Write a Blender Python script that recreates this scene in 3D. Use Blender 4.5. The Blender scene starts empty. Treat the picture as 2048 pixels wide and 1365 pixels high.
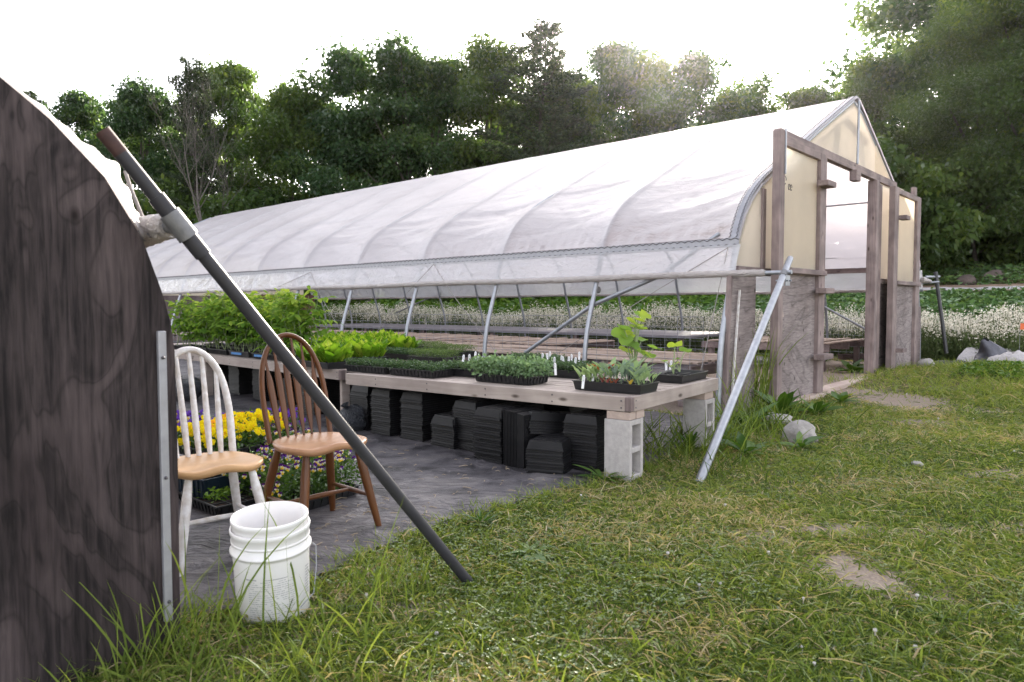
import bpy, math, random
import numpy as np
from mathutils import Vector, Matrix
sc = bpy.context.scene
C = sc.collection
PI = math.pi
# ------------------------------------------------------------------ camera
CAM_H = 1.15; FPX = 1421.5; PITCH = 0.0504; ROLL = 0.003
cd = bpy.data.cameras.new('camera'); cam = bpy.data.objects.new('camera', cd); C.objects.link(cam)
cam.location = (0, 0, CAM_H)
cam.rotation_euler = (PI/2 - PITCH, ROLL, 0)
cd.sensor_width = 36; cd.lens = FPX/2048*36; cd.clip_start = .05; cd.clip_end = 2000
cd.dof.use_dof = True; cd.dof.focus_distance = 6.0; cd.dof.aperture_fstop = 4.5
sc.camera = cam
# ------------------------------------------------------------------ sky, sun, exposure
SUN_EL = math.radians(20.5); SUN_AZ = math.radians(12.5)
w = bpy.data.worlds.new('World'); sc.world = w; w.use_nodes = True
nt = w.node_tree; nt.nodes.clear()
sky = nt.nodes.new('ShaderNodeTexSky'); sky.sky_type = 'NISHITA'; sky.sun_disc = False
sky.sun_elevation = SUN_EL; sky.sun_rotation = SUN_AZ; sky.air_density = 1.0; sky.dust_density = 1.5; sky.ozone_density = 1.5
hs = nt.nodes.new('ShaderNodeHueSaturation'); hs.inputs['Saturation'].default_value = .30; hs.inputs['Value'].default_value = 1.0
tint = nt.nodes.new('ShaderNodeMix'); tint.data_type = 'RGBA'; tint.blend_type = 'MULTIPLY'; tint.inputs[0].default_value = 1.0
tint.inputs[7].default_value = (1.035, .99, .975, 1)
bg = nt.nodes.new('ShaderNodeBackground'); bg.inputs['Strength'].default_value = .15
wo = nt.nodes.new('ShaderNodeOutputWorld')
nt.links.new(sky.outputs[0], hs.inputs['Color']); nt.links.new(hs.outputs[0], tint.inputs[6])
nt.links.new(tint.outputs[2], bg.inputs[0]); nt.links.new(bg.outputs[0], wo.inputs[0])
ld = bpy.data.lights.new('sun', 'SUN'); ld.energy = 5.0; ld.angle = math.radians(2.5); ld.color = (1.0, .90, .76)
sun = bpy.data.objects.new('sun', ld); C.objects.link(sun)
sdir = Vector((math.sin(SUN_AZ)*math.cos(SUN_EL), math.cos(SUN_AZ)*math.cos(SUN_EL), math.sin(SUN_EL)))
sun.rotation_euler = sdir.to_track_quat('Z', 'Y').to_euler(); sun.location = (0, 0, 30)
sc.view_settings.view_transform = 'Standard'; sc.view_settings.look = 'None'
sc.view_settings.exposure = 2.3; sc.view_settings.gamma = 1.0
cy = sc.cycles
cy.use_denoising = True
cy.max_bounces = 8; cy.diffuse_bounces = 4; cy.glossy_bounces = 3; cy.transmission_bounces = 6; cy.transparent_max_bounces = 16
cy.caustics_reflective = False; cy.caustics_refractive = False; cy.sample_clamp_indirect = 6

# ------------------------------------------------------------------ pixel -> world (2048x1365 photo pixels)
def ray(px, py):
    X = px-1024; Y = py-682.5
    x = X*math.cos(ROLL)+Y*math.sin(ROLL); y = -X*math.sin(ROLL)+Y*math.cos(ROLL)
    d = (x/FPX, 1, -y/FPX); c, s = math.cos(PITCH), math.sin(PITCH)
    return Vector((d[0], d[1]*c+d[2]*s, -d[1]*s+d[2]*c))
def PZ(px, py, z=0.0):
    r = ray(px, py); return r*((z-CAM_H)/r.z)+Vector((0, 0, CAM_H))
def PD(px, py, Y):
    r = ray(px, py); return r*(Y/r.y)+Vector((0, 0, CAM_H))
GPH = .8379; GO = Vector((2.1118, 7.1638, 0))
GU = Vector((math.cos(GPH), math.sin(GPH), 0)); GV = Vector((-math.sin(GPH), math.cos(GPH), 0))
def gw(u, v, z=0.0): return GO+GU*u+GV*v+Vector((0, 0, z))
def uv(P): d = Vector((P[0], P[1], 0))-GO; return d.dot(GU), d.dot(GV)
def PVp(px, py, v):
    r = ray(px, py); c = Vector((0, 0, CAM_H)); t = (v-(c-GO).dot(GV))/r.dot(GV); P = c+r*t
    return (P-GO).dot(GU), P.z
def PUp(px, py, u):
    r = ray(px, py); c = Vector((0, 0, CAM_H)); t = (u-(c-GO).dot(GU))/r.dot(GU); P = c+r*t
    return (P-GO).dot(GV), P.z
GW = 8.388; GL = 21.0; SP = 1.639
# ------------------------------------------------------------------ noise (numpy)
_rs = np.random.RandomState(7); _T = _rs.rand(256, 256)
def vnoise(x, y):
    x = np.asarray(x, float); y = np.asarray(y, float)
    xi = np.floor(x).astype(int); yi = np.floor(y).astype(int); fx = x-xi; fy = y-yi
    fx = fx*fx*(3-2*fx); fy = fy*fy*(3-2*fy)
    a = _T[xi & 255, yi & 255]; b = _T[(xi+1) & 255, yi & 255]; c = _T[xi & 255, (yi+1) & 255]; d = _T[(xi+1) & 255, (yi+1) & 255]
    return (a*(1-fx)+b*fx)*(1-fy)+(c*(1-fx)+d*fx)*fy
def fbm(x, y, o=4):
    s = 0; a = .5; t = 0
    for k in range(o):
        s = s+a*vnoise(np.asarray(x)*2**k+17*k, np.asarray(y)*2**k+5*k); t += a; a *= .5
    return s/t
# ------------------------------------------------------------------ terrain
def hgt(x, y):
    x = np.asarray(x, float); y = np.asarray(y, float)
    u = (x-GO.x)*GU.x+(y-GO.y)*GU.y; v = (x-GO.x)*GV.x+(y-GO.y)*GV.y
    q = np.clip(u-9.0, 0, 60); h = .092*(np.sqrt(q*q+4)-2)+.13*np.clip(u-26.5, 0, 8)
    b = np.clip(-v-2.0, 0, 10)*0
    m = .22*np.exp(-(((x-7.2)/1.8)**2+((y-10.3)/1.5)**2))
    dist = np.sqrt(x*x+y*y)
    h = h+m+.03*(fbm(x*.7, y*.7, 3)-.5)*np.clip(1-np.exp(-np.clip(-v, 0, 9)), 0, 1)*np.clip((dist-1)/3, 0, 1)
    # left / behind: gentle
    far = np.clip((y-24)/20, 0, 1)
    h = h+far*1.2*np.clip(1-q/10, 0, 1)
    return h
def hz(x, y): return float(hgt(x, y))
# ------------------------------------------------------------------ helpers
def tag(o, label=None, cat=None, group=None, kind=None):
    if label: o['label'] = label
    if cat: o['category'] = cat
    if group: o['group'] = group
    if kind: o['kind'] = kind
    return o
def thing(name, label, cat, loc=(0, 0, 0), rz=0, group=None):
    o = bpy.data.objects.new(name, None); C.objects.link(o); o.location = loc; o.rotation_euler = (0, 0, rz)
    o.empty_display_size = .1
    return tag(o, label, cat, group)
def gthing(name, label, cat, group=None, u=0, v=0, z=0): return thing(name, label, cat, gw(u, v, z), GPH, group)
def copy_tree(o, parent=None):
    c = o.copy(); C.objects.link(c)
    if parent is not None: c.parent = parent
    for ch in o.children: copy_tree(ch, c)
    return c
class MB:
    def __init__(s): s.v = []; s.f = []; s.sm = []
    def add(s, V, F, smooth=False):
        b = len(s.v); s.v += [tuple(p) for p in V]; s.f += [tuple(i+b for i in f) for f in F]; s.sm += [smooth]*len(F); return s
    def box(s, x0, x1, y0, y1, z0, z1, M=None):
        V = [Vector(p) for p in ((x0,y0,z0),(x1,y0,z0),(x1,y1,z0),(x0,y1,z0),(x0,y0,z1),(x1,y0,z1),(x1,y1,z1),(x0,y1,z1))]
        if M is not None: V = [M @ p for p in V]
        return s.add(V, [(0,3,2,1),(4,5,6,7),(0,1,5,4),(1,2,6,5),(2,3,7,6),(3,0,4,7)])
    def beam(s, a, b, w, h, up=(0, 0, 1)):
        a = Vector(a); b = Vector(b); d = (b-a).normalized(); up = Vector(up)
        x = d.cross(up)
        if x.length < 1e-4: x = d.cross(Vector((0, 1, 0)))
        x.normalize(); y = x.cross(d).normalized()
        V = []
        for p in (a, b):
            for sx, sy in ((-1,-1),(1,-1),(1,1),(-1,1)): V.append(p+x*sx*w/2+y*sy*h/2)
        return s.add(V, [(0,1,2,3),(7,6,5,4),(0,4,5,1),(1,5,6,2),(2,6,7,3),(3,7,4,0)])
    def tube(s, pts, r, n=10, cap=True, squash=None, closed=False):
        pts = [Vector(p) for p in pts]; m = len(pts)
        R = r if hasattr(r, '__len__') else [r]*m
        V = []; F = []
        d = (pts[1]-pts[0]).normalized(); ref = Vector((0, 0, 1)) if abs(d.z) < .9 else Vector((1, 0, 0))
        x = d.cross(ref).normalized()
        for i in range(m):
            if closed: t = (pts[(i+1) % m]-pts[i-1])
            else: t = pts[min(i+1, m-1)]-pts[max(i-1, 0)]
            t.normalize(); x = (x-t*x.dot(t)).normalized(); y = t.cross(x)
            q = squash if squash else 1
            for k in range(n):
                a = 2*PI*k/n; V.append(pts[i]+x*math.cos(a)*R[i]+y*math.sin(a)*R[i]*q)
        for i in range(m if closed else m-1):
            j = (i+1) % m
            for k in range(n):
                l = (k+1) % n; F.append((i*n+k, i*n+l, j*n+l, j*n+k))
        s.add(V, F, True)
        if cap and not closed:
            s.add(V[:n], [tuple(range(n-1, -1, -1))]); s.add(V[-n:], [tuple(range(n))])
        return s
    def lathe(s, prof, n=32, c=(0, 0, 0), M=None, smooth=True):
        V = []; F = []
        for r, z in prof:
            for k in range(n):
                a = 2*PI*k/n; p = Vector((c[0]+r*math.cos(a), c[1]+r*math.sin(a), c[2]+z)); V.append(M @ p if M is not None else p)
        for i in range(len(prof)-1):
            for k in range(n):
                l = (k+1) % n; F.append((i*n+k, i*n+l, (i+1)*n+l, (i+1)*n+k))
        return s.add(V, F, smooth)
    def build(s, name, m, parent=None, bevel=0, solid=0):
        me = bpy.data.meshes.new(name); me.from_pydata(s.v, [], s.f); me.polygons.foreach_set('use_smooth', s.sm)
        me.materials.append(m); me.update()
        o = bpy.data.objects.new(name, me); C.objects.link(o)
        if parent is not None: o.parent = parent
        if bevel:
            b = o.modifiers.new('bevel', 'BEVEL'); b.width = bevel; b.segments = 2; b.limit_method = 'ANGLE'
        return o
def npmesh(name, V, F, mat, parent=None, attr=None, smooth=False, F3=None):
    """V (n,3), F (m,4) quads"""
    me = bpy.data.meshes.new(name); V = np.ascontiguousarray(V, dtype=np.float32)
    F = np.ascontiguousarray(F, dtype=np.int32)
    me.vertices.add(len(V)); me.vertices.foreach_set('co', V.ravel())
    me.loops.add(F.size); me.loops.foreach_set('vertex_index', F.ravel())
    me.polygons.add(len(F)); me.polygons.foreach_set('loop_start', np.arange(0, F.size, F.shape[1], dtype=np.int32))
    me.polygons.foreach_set('loop_total', np.full(len(F), F.shape[1], dtype=np.int32))
    if smooth: me.polygons.foreach_set('use_smooth', np.ones(len(F), bool))
    if attr:
        for k, a in attr.items():
            at = me.attributes.new(k, 'FLOAT', 'POINT'); at.data.foreach_set('value', np.ascontiguousarray(a, dtype=np.float32))
    me.materials.append(mat); me.update(calc_edges=True)
    o = bpy.data.objects.new(name, me); C.objects.link(o)
    if parent is not None: o.parent = parent
    return o
def nrm(a): return a/np.maximum(np.linalg.norm(a, axis=-1, keepdims=True), 1e-9)
def strips(P, D, S, L, W, ts, prof, B, rnd):
    """leaf / blade strips: rows at ts; returns V,F,rnd"""
    N = len(P); k = len(ts); V = np.zeros((N, k, 2, 3))
    L = np.broadcast_to(np.asarray(L, float), (N,)); W = np.broadcast_to(np.asarray(W, float), (N,))
    for i, (t, p) in enumerate(zip(ts, prof)):
        c = P+D*(L*t)[:, None]+B*(L*t*t)[:, None]
        h = S*(W*p/2)[:, None]
        V[:, i, 0] = c-h; V[:, i, 1] = c+h
    base = (np.arange(N)*2*k)[:, None]
    F = np.concatenate([np.stack([base[:, 0]+2*i, base[:, 0]+2*i+1, base[:, 0]+2*i+3, base[:, 0]+2*i+2], 1) for i in range(k-1)])
    return V.reshape(-1, 3), F, np.repeat(rnd, 2*k)
def join(parts):
    V = []; F = []; A = []; b = 0
    for v, f, a in parts:
        V.append(v); F.append(f+b); A.append(a); b += len(v)
    return np.concatenate(V), np.concatenate(F), np.concatenate(A)
def rdir(rs, N): return nrm(rs.normal(size=(N, 3)))
def side(D, rs):
    r = rs.normal(size=D.shape); s = np.cross(D, r); return nrm(s)
# ------------------------------------------------------------------ materials
def newmat(name):
    m = bpy.data.materials.new(name); m.use_nodes = True; n = m.node_tree; n.nodes.clear()
    out = n.nodes.new('ShaderNodeOutputMaterial'); return m, n, out
def nd(n, t, **kw):
    x = n.nodes.new(t)
    for k, v in kw.items():
        if k in x.inputs: x.inputs[k].default_value = v
        else: setattr(x, k, v)
    return x
def ramp(n, fac, stops):
    r = n.nodes.new('ShaderNodeValToRGB'); e = r.color_ramp.elements
    while len(e) < len(stops): e.new(.5)
    for el, (p, c) in zip(e, stops): el.position = p; el.color = (*c, 1) if len(c) == 3 else c
    n.links.new(fac, r.inputs[0]); return r.outputs[0]
def coords(n, scale=(1, 1, 1), kind='Object'):
    tc = n.nodes.new('ShaderNodeTexCoord'); mp = n.nodes.new('ShaderNodeMapping'); mp.inputs['Scale'].default_value = scale
    n.links.new(tc.outputs[kind], mp.inputs[0]); return mp.outputs[0]
def noise(n, vec, s, d=3, rough=.55, dist=0):
    x = nd(n, 'ShaderNodeTexNoise'); x.inputs['Scale'].default_value = s; x.inputs['Detail'].default_value = d
    x.inputs['Roughness'].default_value = rough; x.inputs['Distortion'].default_value = dist
    n.links.new(vec, x.inputs['Vector']); return x.outputs['Fac']
def bump(n, h, strength=.3, dist=.01):
    b = nd(n, 'ShaderNodeBump'); b.inputs['Strength'].default_value = strength; b.inputs['Distance'].default_value = dist
    n.links.new(h, b.inputs['Height']); return b.outputs[0]
def plain(name, col, rough=.6, metal=0, var=.15, sc_=8, bmp=.1, spec=.5, bdist=.004, c2=None):
    m, n, out = newmat(name); p = nd(n, 'ShaderNodeBsdfPrincipled')
    v = coords(n); f = noise(n, v, sc_, 5)
    c2 = c2 or tuple(max(0, c*(1-var*2)) for c in col)
    n.links.new(ramp(n, f, [(.3, c2), (.7, col)]), p.inputs['Base Color'])
    p.inputs['Roughness'].default_value = rough; p.inputs['Metallic'].default_value = metal; p.inputs['Specular IOR Level'].default_value = spec
    n.links.new(bump(n, noise(n, v, sc_*6, 4), bmp, bdist), p.inputs['Normal'])
    n.links.new(p.outputs[0], out.inputs[0]); return m
def wood(name, c1, c2, axis='z', rough=.75, grain=1.0, knots=True, bmp=.35):
    m, n, out = newmat(name); p = nd(n, 'ShaderNodeBsdfPrincipled')
    s = {'x': (2.0, 30, 30), 'y': (30, 2.0, 30), 'z': (30, 30, 2.0)}[axis]
    v = coords(n, tuple(a*grain for a in s)); f = noise(n, v, 1.0, 6, .65, .6)
    v2 = coords(n, (3, 3, 3)); g = noise(n, v2, 1.0, 3)
    mx = nd(n, 'ShaderNodeMath', operation='MULTIPLY_ADD'); n.links.new(f, mx.inputs[0]); mx.inputs[1].default_value = .75
    n.links.new(g, mx.inputs[2])
    mx2 = nd(n, 'ShaderNodeMath', operation='SUBTRACT'); n.links.new(mx.outputs[0], mx2.inputs[0]); mx2.inputs[1].default_value = .38
    col = ramp(n, mx2.outputs[0], [(.2, c2), (.5, tuple((a+b)/2 for a, b in zip(c1, c2))), (.75, c1)])
    if knots:
        sk = {'x': (3, 8, 8), 'y': (8, 3, 8), 'z': (8, 8, 3)}[axis]
        vo = nd(n, 'ShaderNodeTexVoronoi'); vo.inputs['Scale'].default_value = 1.0; n.links.new(coords(n, sk), vo.inputs['Vector'])
        k = ramp(n, vo.outputs['Distance'], [(.05, (.25, .22, .2)), (.14, (1, 1, 1))])
        mm = nd(n, 'ShaderNodeMix', data_type='RGBA', blend_type='MULTIPLY'); mm.inputs[0].default_value = 1
        n.links.new(col, mm.inputs[6]); n.links.new(k, mm.inputs[7]); col = mm.outputs[2]
    n.links.new(col, p.inputs['Base Color']); p.inputs['Roughness'].default_value = rough; p.inputs['Specular IOR Level'].default_value = .3
    n.links.new(bump(n, f, bmp, .003), p.inputs['Normal']); n.links.new(p.outputs[0], out.inputs[0]); return m
def leafmat(name, stops, trans=.45, rough=.5, gloss=.12, tr_gain=(1.25, 1.3, .7)):
    m, n, out = newmat(name)
    a = nd(n, 'ShaderNodeAttribute', attribute_name='rnd')
    col = ramp(n, a.outputs['Fac'], stops)
    di = nd(n, 'ShaderNodeBsdfDiffuse'); tr = nd(n, 'ShaderNodeBsdfTranslucent'); gl = nd(n, 'ShaderNodeBsdfGlossy'); gl.inputs['Roughness'].default_value = rough
    mu = nd(n, 'ShaderNodeMix', data_type='RGBA', blend_type='MULTIPLY'); mu.inputs[0].default_value = 1; mu.inputs[7].default_value = (*tr_gain, 1)
    n.links.new(col, mu.inputs[6]); n.links.new(col, di.inputs[0]); n.links.new(mu.outputs[2], tr.inputs[0]); gl.inputs[0].default_value = (.8, .85, .8, 1)
    m1 = nd(n, 'ShaderNodeMixShader'); m1.inputs[0].default_value = trans; n.links.new(di.outputs[0], m1.inputs[1]); n.links.new(tr.outputs[0], m1.inputs[2])
    m2 = nd(n, 'ShaderNodeMixShader'); fr = nd(n, 'ShaderNodeFresnel'); fr.inputs[0].default_value = 1.35
    mf = nd(n, 'ShaderNodeMath', operation='MULTIPLY'); mf.inputs[1].default_value = gloss*1.3; n.links.new(fr.outputs[0], mf.inputs[0])
    n.links.new(mf.outputs[0], m2.inputs[0]); n.links.new(m1.outputs[0], m2.inputs[1]); n.links.new(gl.outputs[0], m2.inputs[2])
    n.links.new(m2.outputs[0], out.inputs[0]); return m
def filmmat(name, transp, trans, col=(.86, .85, .88), wr=(6, 1.2), bst=.35, gloss=.35, rough=.28):
    m, n, out = newmat(name)
    di = nd(n, 'ShaderNodeBsdfDiffuse'); tr = nd(n, 'ShaderNodeBsdfTranslucent'); gl = nd(n, 'ShaderNodeBsdfGlossy'); tp = nd(n, 'ShaderNodeBsdfTransparent')
    v = coords(n, (wr[0], wr[1], wr[0])); h = noise(n, v, 1.0, 5, .6, 1.2)
    v2 = coords(n, (1.5, 5, 9)); h2 = noise(n, v2, 1.0, 4, .6, 2)
    ad = nd(n, 'ShaderNodeMath', operation='ADD'); n.links.new(h, ad.inputs[0]); n.links.new(h2, ad.inputs[1])
    b = bump(n, ad.outputs[0], bst, .03)
    c = ramp(n, noise(n, coords(n, (2, 2, 2)), 1.0, 4), [(.3, tuple(x*.93 for x in col)), (.7, col)])
    for x in (di, tr): n.links.new(c, x.inputs[0]); n.links.new(b, x.inputs['Normal'])
    n.links.new(b, gl.inputs['Normal']); gl.inputs['Roughness'].default_value = rough
    m1 = nd(n, 'ShaderNodeMixShader'); m1.inputs[0].default_value = trans; n.links.new(di.outputs[0], m1.inputs[1]); n.links.new(tr.outputs[0], m1.inputs[2])
    m2 = nd(n, 'ShaderNodeMixShader'); m2.inputs[0].default_value = transp; n.links.new(m1.outputs[0], m2.inputs[1]); n.links.new(tp.outputs[0], m2.inputs[2])
    m3 = nd(n, 'ShaderNodeMixShader'); fr = nd(n, 'ShaderNodeFresnel'); fr.inputs[0].default_value = 1.4; n.links.new(b, fr.inputs['Normal'])
    mf = nd(n, 'ShaderNodeMath', operation='MULTIPLY'); mf.inputs[1].default_value = gloss*2; n.links.new(fr.outputs[0], mf.inputs[0])
    n.links.new(mf.outputs[0], m3.inputs[0]); n.links.new(m2.outputs[0], m3.inputs[1]); n.links.new(gl.outputs[0], m3.inputs[2])
    n.links.new(m3.outputs[0], out.inputs[0]); return m
def plywood(name, c1, c2, dark, sw=.24, ws=1.2, fs=(60, 60, 5), vs=(2.2, 2.2, .8), ll=.6):
    m, n, out = newmat(name); p = nd(n, 'ShaderNodeBsdfPrincipled')
    v = coords(n, vs); wv = noise(n, v, ws, 3, .5, 1.0)
    ml = nd(n, 'ShaderNodeMath', operation='MULTIPLY'); ml.inputs[1].default_value = 30; n.links.new(wv, ml.inputs[0])
    sn = nd(n, 'ShaderNodeMath', operation='SINE'); n.links.new(ml.outputs[0], sn.inputs[0])
    fine = noise(n, coords(n, fs), 1.0, 6, .68, .5)
    ad = nd(n, 'ShaderNodeMath', operation='MULTIPLY_ADD'); n.links.new(sn.outputs[0], ad.inputs[0]); ad.inputs[1].default_value = sw; n.links.new(fine, ad.inputs[2])
    col = ramp(n, ad.outputs[0], [(.25, c2), (.5, tuple((a+b)/2 for a, b in zip(c1, c2))), (.72, c1)])
    ab = nd(n, 'ShaderNodeMath', operation='ABSOLUTE'); n.links.new(sn.outputs[0], ab.inputs[0])
    ln = ramp(n, ab.outputs[0], [(.0, (ll, ll, ll)), (.34, (1, 1, 1))]); m0 = nd(n, 'ShaderNodeMix', data_type='RGBA', blend_type='MULTIPLY'); m0.inputs[0].default_value = 1; n.links.new(col, m0.inputs[6]); n.links.new(ln, m0.inputs[7]); col = m0.outputs[2]
    st = ramp(n, noise(n, coords(n, (1.3, 1.3, .6)), 1.0, 5, .6), [(.35, dark), (.6, (1, 1, 1))])
    mm = nd(n, 'ShaderNodeMix', data_type='RGBA', blend_type='MULTIPLY'); mm.inputs[0].default_value = 1; n.links.new(col, mm.inputs[6]); n.links.new(st, mm.inputs[7])
    vo = nd(n, 'ShaderNodeTexVoronoi'); vo.inputs['Scale'].default_value = 1.0; n.links.new(coords(n, (6, 6, 3.6)), vo.inputs['Vector'])
    k = ramp(n, vo.outputs['Distance'], [(.03, (.18, .15, .14)), (.12, (1, 1, 1))])
    m3 = nd(n, 'ShaderNodeMix', data_type='RGBA', blend_type='MULTIPLY'); m3.inputs[0].default_value = 1; n.links.new(mm.outputs[2], m3.inputs[6]); n.links.new(k, m3.inputs[7])
    n.links.new(m3.outputs[2], p.inputs['Base Color']); p.inputs['Roughness'].default_value = .8; p.inputs['Specular IOR Level'].default_value = .25
    n.links.new(bump(n, ad.outputs[0], .5, .004), p.inputs['Normal']); n.links.new(p.outputs[0], out.inputs[0]); return m
G1 = (.315, .245, .23); G2 = (.105, .078, .078)
M = {}
for ax in 'xyz': M['old_'+ax] = wood('old_wood_'+ax, G1, G2, ax)
for ax in 'xyz': M['new_'+ax] = wood('bench_wood_'+ax, (.52, .42, .36), (.33, .25, .22), ax, grain=.8)
for ax in 'xy': M['slat_'+ax] = wood('slat_wood_'+ax, (.56, .45, .37), (.30, .23, .19), ax)
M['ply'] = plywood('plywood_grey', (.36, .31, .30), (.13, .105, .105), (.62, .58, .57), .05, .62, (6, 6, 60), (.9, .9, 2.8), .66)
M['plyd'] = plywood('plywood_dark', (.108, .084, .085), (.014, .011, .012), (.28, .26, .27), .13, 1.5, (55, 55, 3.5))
M['galv'] = plain('galvanised_steel', (.36, .375, .41), .48, .75, .12, 14, .08)
M['galvd'] = plain('galvanised_dull', (.34, .35, .38), .42, .8, .15, 10, .1)
M['dpipe'] = plain('grey_painted_pipe', (.040, .039, .045), .5, .1, .12, 9, .05, spec=.3)
M['rust'] = plain('rusty_pipe_end', (.07, .034, .03), .7, .2, .2, 40, .3)
M['cast'] = plain('cast_fitting', (.20, .20, .21), .55, .4, .15, 30, .3)
M['alu'] = plain('aluminium_channel', (.36, .36, .39), .5, .5, .1, 20, .1)
M['dwire'] = plain('dark_wire', (.07, .065, .075), .5, .3, .1, 20, .0)
M['rope'] = plain('rope', (.36, .33, .32), .9, 0, .2, 80, .2)
M['film'] = filmmat('greenhouse_film', .20, .70, (.69, .63, .655), gloss=.12, rough=.3, bst=.35)
M['film2'] = filmmat('old_film', .04, .45, (.52, .48, .48), gloss=.15, bst=.6, rough=.4)
M['filmc'] = filmmat('curtain_film', .38, .5, (.84, .83, .87), (14, 5), .7, .7, .18)
M['wrap'] = filmmat('rolled_film', .0, .35, (.62, .56, .54), (40, 6), .9, .4, .3)
M['poly'] = filmmat('polycarbonate_tan', .0, .78, (.93, .875, .78), (1, 1), .02, .06, .4)
M['black'] = plain('black_plastic', (.018, .018, .020), .42, 0, .25, 20, .15, spec=.5)
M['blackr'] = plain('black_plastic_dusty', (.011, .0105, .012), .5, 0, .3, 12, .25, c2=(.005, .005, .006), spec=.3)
M['dblue'] = plain('dark_blue_plastic', (.006, .018, .036), .4)
M['bluelab'] = plain('blue_label', (.02, .18, .48), .4)
M['soil'] = plain('potting_soil', (.06, .042, .034), .95, 0, .3, 40, 1.0, .1, .01)
M['tagw'] = plain('white_tag', (.80, .80, .82), .45, 0, .03)
M['ink'] = plain('tag_ink', (.04, .04, .05), .6, 0, .0)
M['bucket'] = plain('white_bucket_plastic', (.76, .75, .76), .38, 0, .04, 7, .05, c2=(.71, .69, .68))
M['print'] = plain('faded_grey_print', (.42, .42, .44), .5, 0, .2, 60, 0)
M['white'] = plain('worn_white_paint', (.76, .75, .76), .42, 0, .05, 26, .1, c2=(.52, .47, .43))
M['seatl'] = wood('light_seat_wood', (.62, .38, .19), (.46, .27, .13), 'x', .38, .5, False, .1)
M['seatb'] = wood('worn_seat_wood', (.50, .29, .17), (.28, .14, .07), 'x', .35, .5, False, .15)
M['brown'] = wood('brown_varnished_wood', (.155, .058, .018), (.060, .022, .009), 'z', .32, .6, False, .1)
M['conc'] = plain('concrete_block', (.46, .43, .42), .9, 0, .12, 25, .5, .2, .006)
M['rock'] = plain('field_stone', (.42, .39, .37), .85, 0, .25, 9, .6, .3, .02)
M['bark'] = plain('bark', (.10, .085, .075), .9, 0, .25, 12, .8, .2, .03)
M['deadbark'] = plain('dead_bark', (.13, .115, .105), .9, 0, .2, 12, .3, .2)
M['bag'] = plain('black_bag', (.030, .034, .045), .3, 0, .3, 10, .9, .6, .05)
M['sheet'] = plain('white_row_cover', (.50, .47, .47), .7, 0, .1, 5, .8, .3, .04)
M['orange'] = plain('orange_plastic', (.75, .14, .04), .5)
M['tblk'] = plain('torn_black_cloth', (.045, .045, .052), .55, 0, .3, 9, .9, .4, .04)
M['blossomw'] = plain('clover_white', (.62, .58, .56), .8)
# ================================================================== GROUND
NX = -GO.x*GU.x-GO.y*GU.y
BL = [(1.45,3.0,.22,.30,1.1),(1.62,3.62,.40,.16,.9),(1.2,3.5,.3,.14,.6),(4.62,8.4,.55,.62,1.3),(4.35,9.25,.45,.4,1.1),(3.35,4.75,.35,.18,.8),(2.15,3.6,.35,.14,.6),(4.0,6.9,.5,.25,.6),(2.6,3.6,.4,.14,.55),(5.2,7.6,.5,.3,.6),
      (.35,2.35,.3,.12,.45),(-.25,2.65,.3,.12,.45),(.5,3.1,.4,.15,.4)]
def dirt(x, y):
    x = np.asarray(x, float); y = np.asarray(y, float); s = np.zeros_like(x)
    wx = x+.25*(fbm(x*3, y*3, 3)-.5); wy = y+.25*(fbm(x*3+9, y*3+4, 3)-.5)
    for a, b, rx, ry, k in BL: s = np.maximum(s, k*np.exp(-(((wx-a)/rx)**2+((wy-b)/ry)**2)))
    s = s+.6*np.clip(fbm(x*.9+3, y*1.3+8, 4)-.60, 0, 1)*4
    return np.clip(s, 0, 1)
FB = [(-4.5, 1.6), (-1.9, 2.25), (-1.35, 2.42), (-1.2, 2.5), (-.95, 2.72), (-.80, 2.98), (-.62, 3.30), (-.42, 3.58), (-.2, 3.84), (.06, 4.08), (.27, 4.30), (.5, 4.5), (.75, 4.70), (1.05, 5.1), (1.5, 5.85), (2.0, 6.6)]
def fab_edge(x):  # y of the fabric's front edge at x
    return np.interp(x, [p[0] for p in FB], [p[1] for p in FB])
def in_fabric(x, y, m=0.0):
    x = np.asarray(x, float); y = np.asarray(y, float)
    u = (x-GO.x)*GU.x+(y-GO.y)*GU.y
    e = fab_edge(x)+.10*(fbm(x*5, y*5, 3)-.5)+m
    return (y > e) & (u < -.25)
def ground_mat():
    m, n, out = newmat('grass_soil'); p = nd(n, 'ShaderNodeBsdfPrincipled')
    a = nd(n, 'ShaderNodeAttribute', attribute_name='dirt')
    v = coords(n)
    f = noise(n, v, 9, 6, .65); g = noise(n, v, 55, 5, .7)
    soil = ramp(n, g, [(.25, (.16, .125, .10)), (.55, (.29, .235, .19)), (.8, (.40, .33, .27))])
    und = ramp(n, f, [(.3, (.055, .06, .025)), (.5, (.11, .10, .045)), (.7, (.23, .175, .10))])
    ad = nd(n, 'ShaderNodeMath', operation='MULTIPLY_ADD'); n.links.new(g, ad.inputs[0]); ad.inputs[1].default_value = .6; n.links.new(a.outputs['Fac'], ad.inputs[2])
    fac = ramp(n, ad.outputs[0], [(.55, (0, 0, 0)), (.85, (1, 1, 1))])
    mx = nd(n, 'ShaderNodeMix', data_type='RGBA'); n.links.new(fac, mx.inputs[0]); n.links.new(und, mx.inputs[6]); n.links.new(soil, mx.inputs[7])
    n.links.new(mx.outputs[2], p.inputs['Base Color']); p.inputs['Roughness'].default_value = .95; p.inputs['Specular IOR Level'].default_value = .2
    n.links.new(bump(n, g, .7, .02), p.inputs['Normal']); n.links.new(p.outputs[0], out.inputs[0]); return m
xs = np.concatenate([np.linspace(-300, -40, 14), np.linspace(-36, -5, 32), np.arange(-4.5, 9, .07), np.linspace(9.2, 50, 100), np.linspace(55, 300, 14)])
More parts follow.
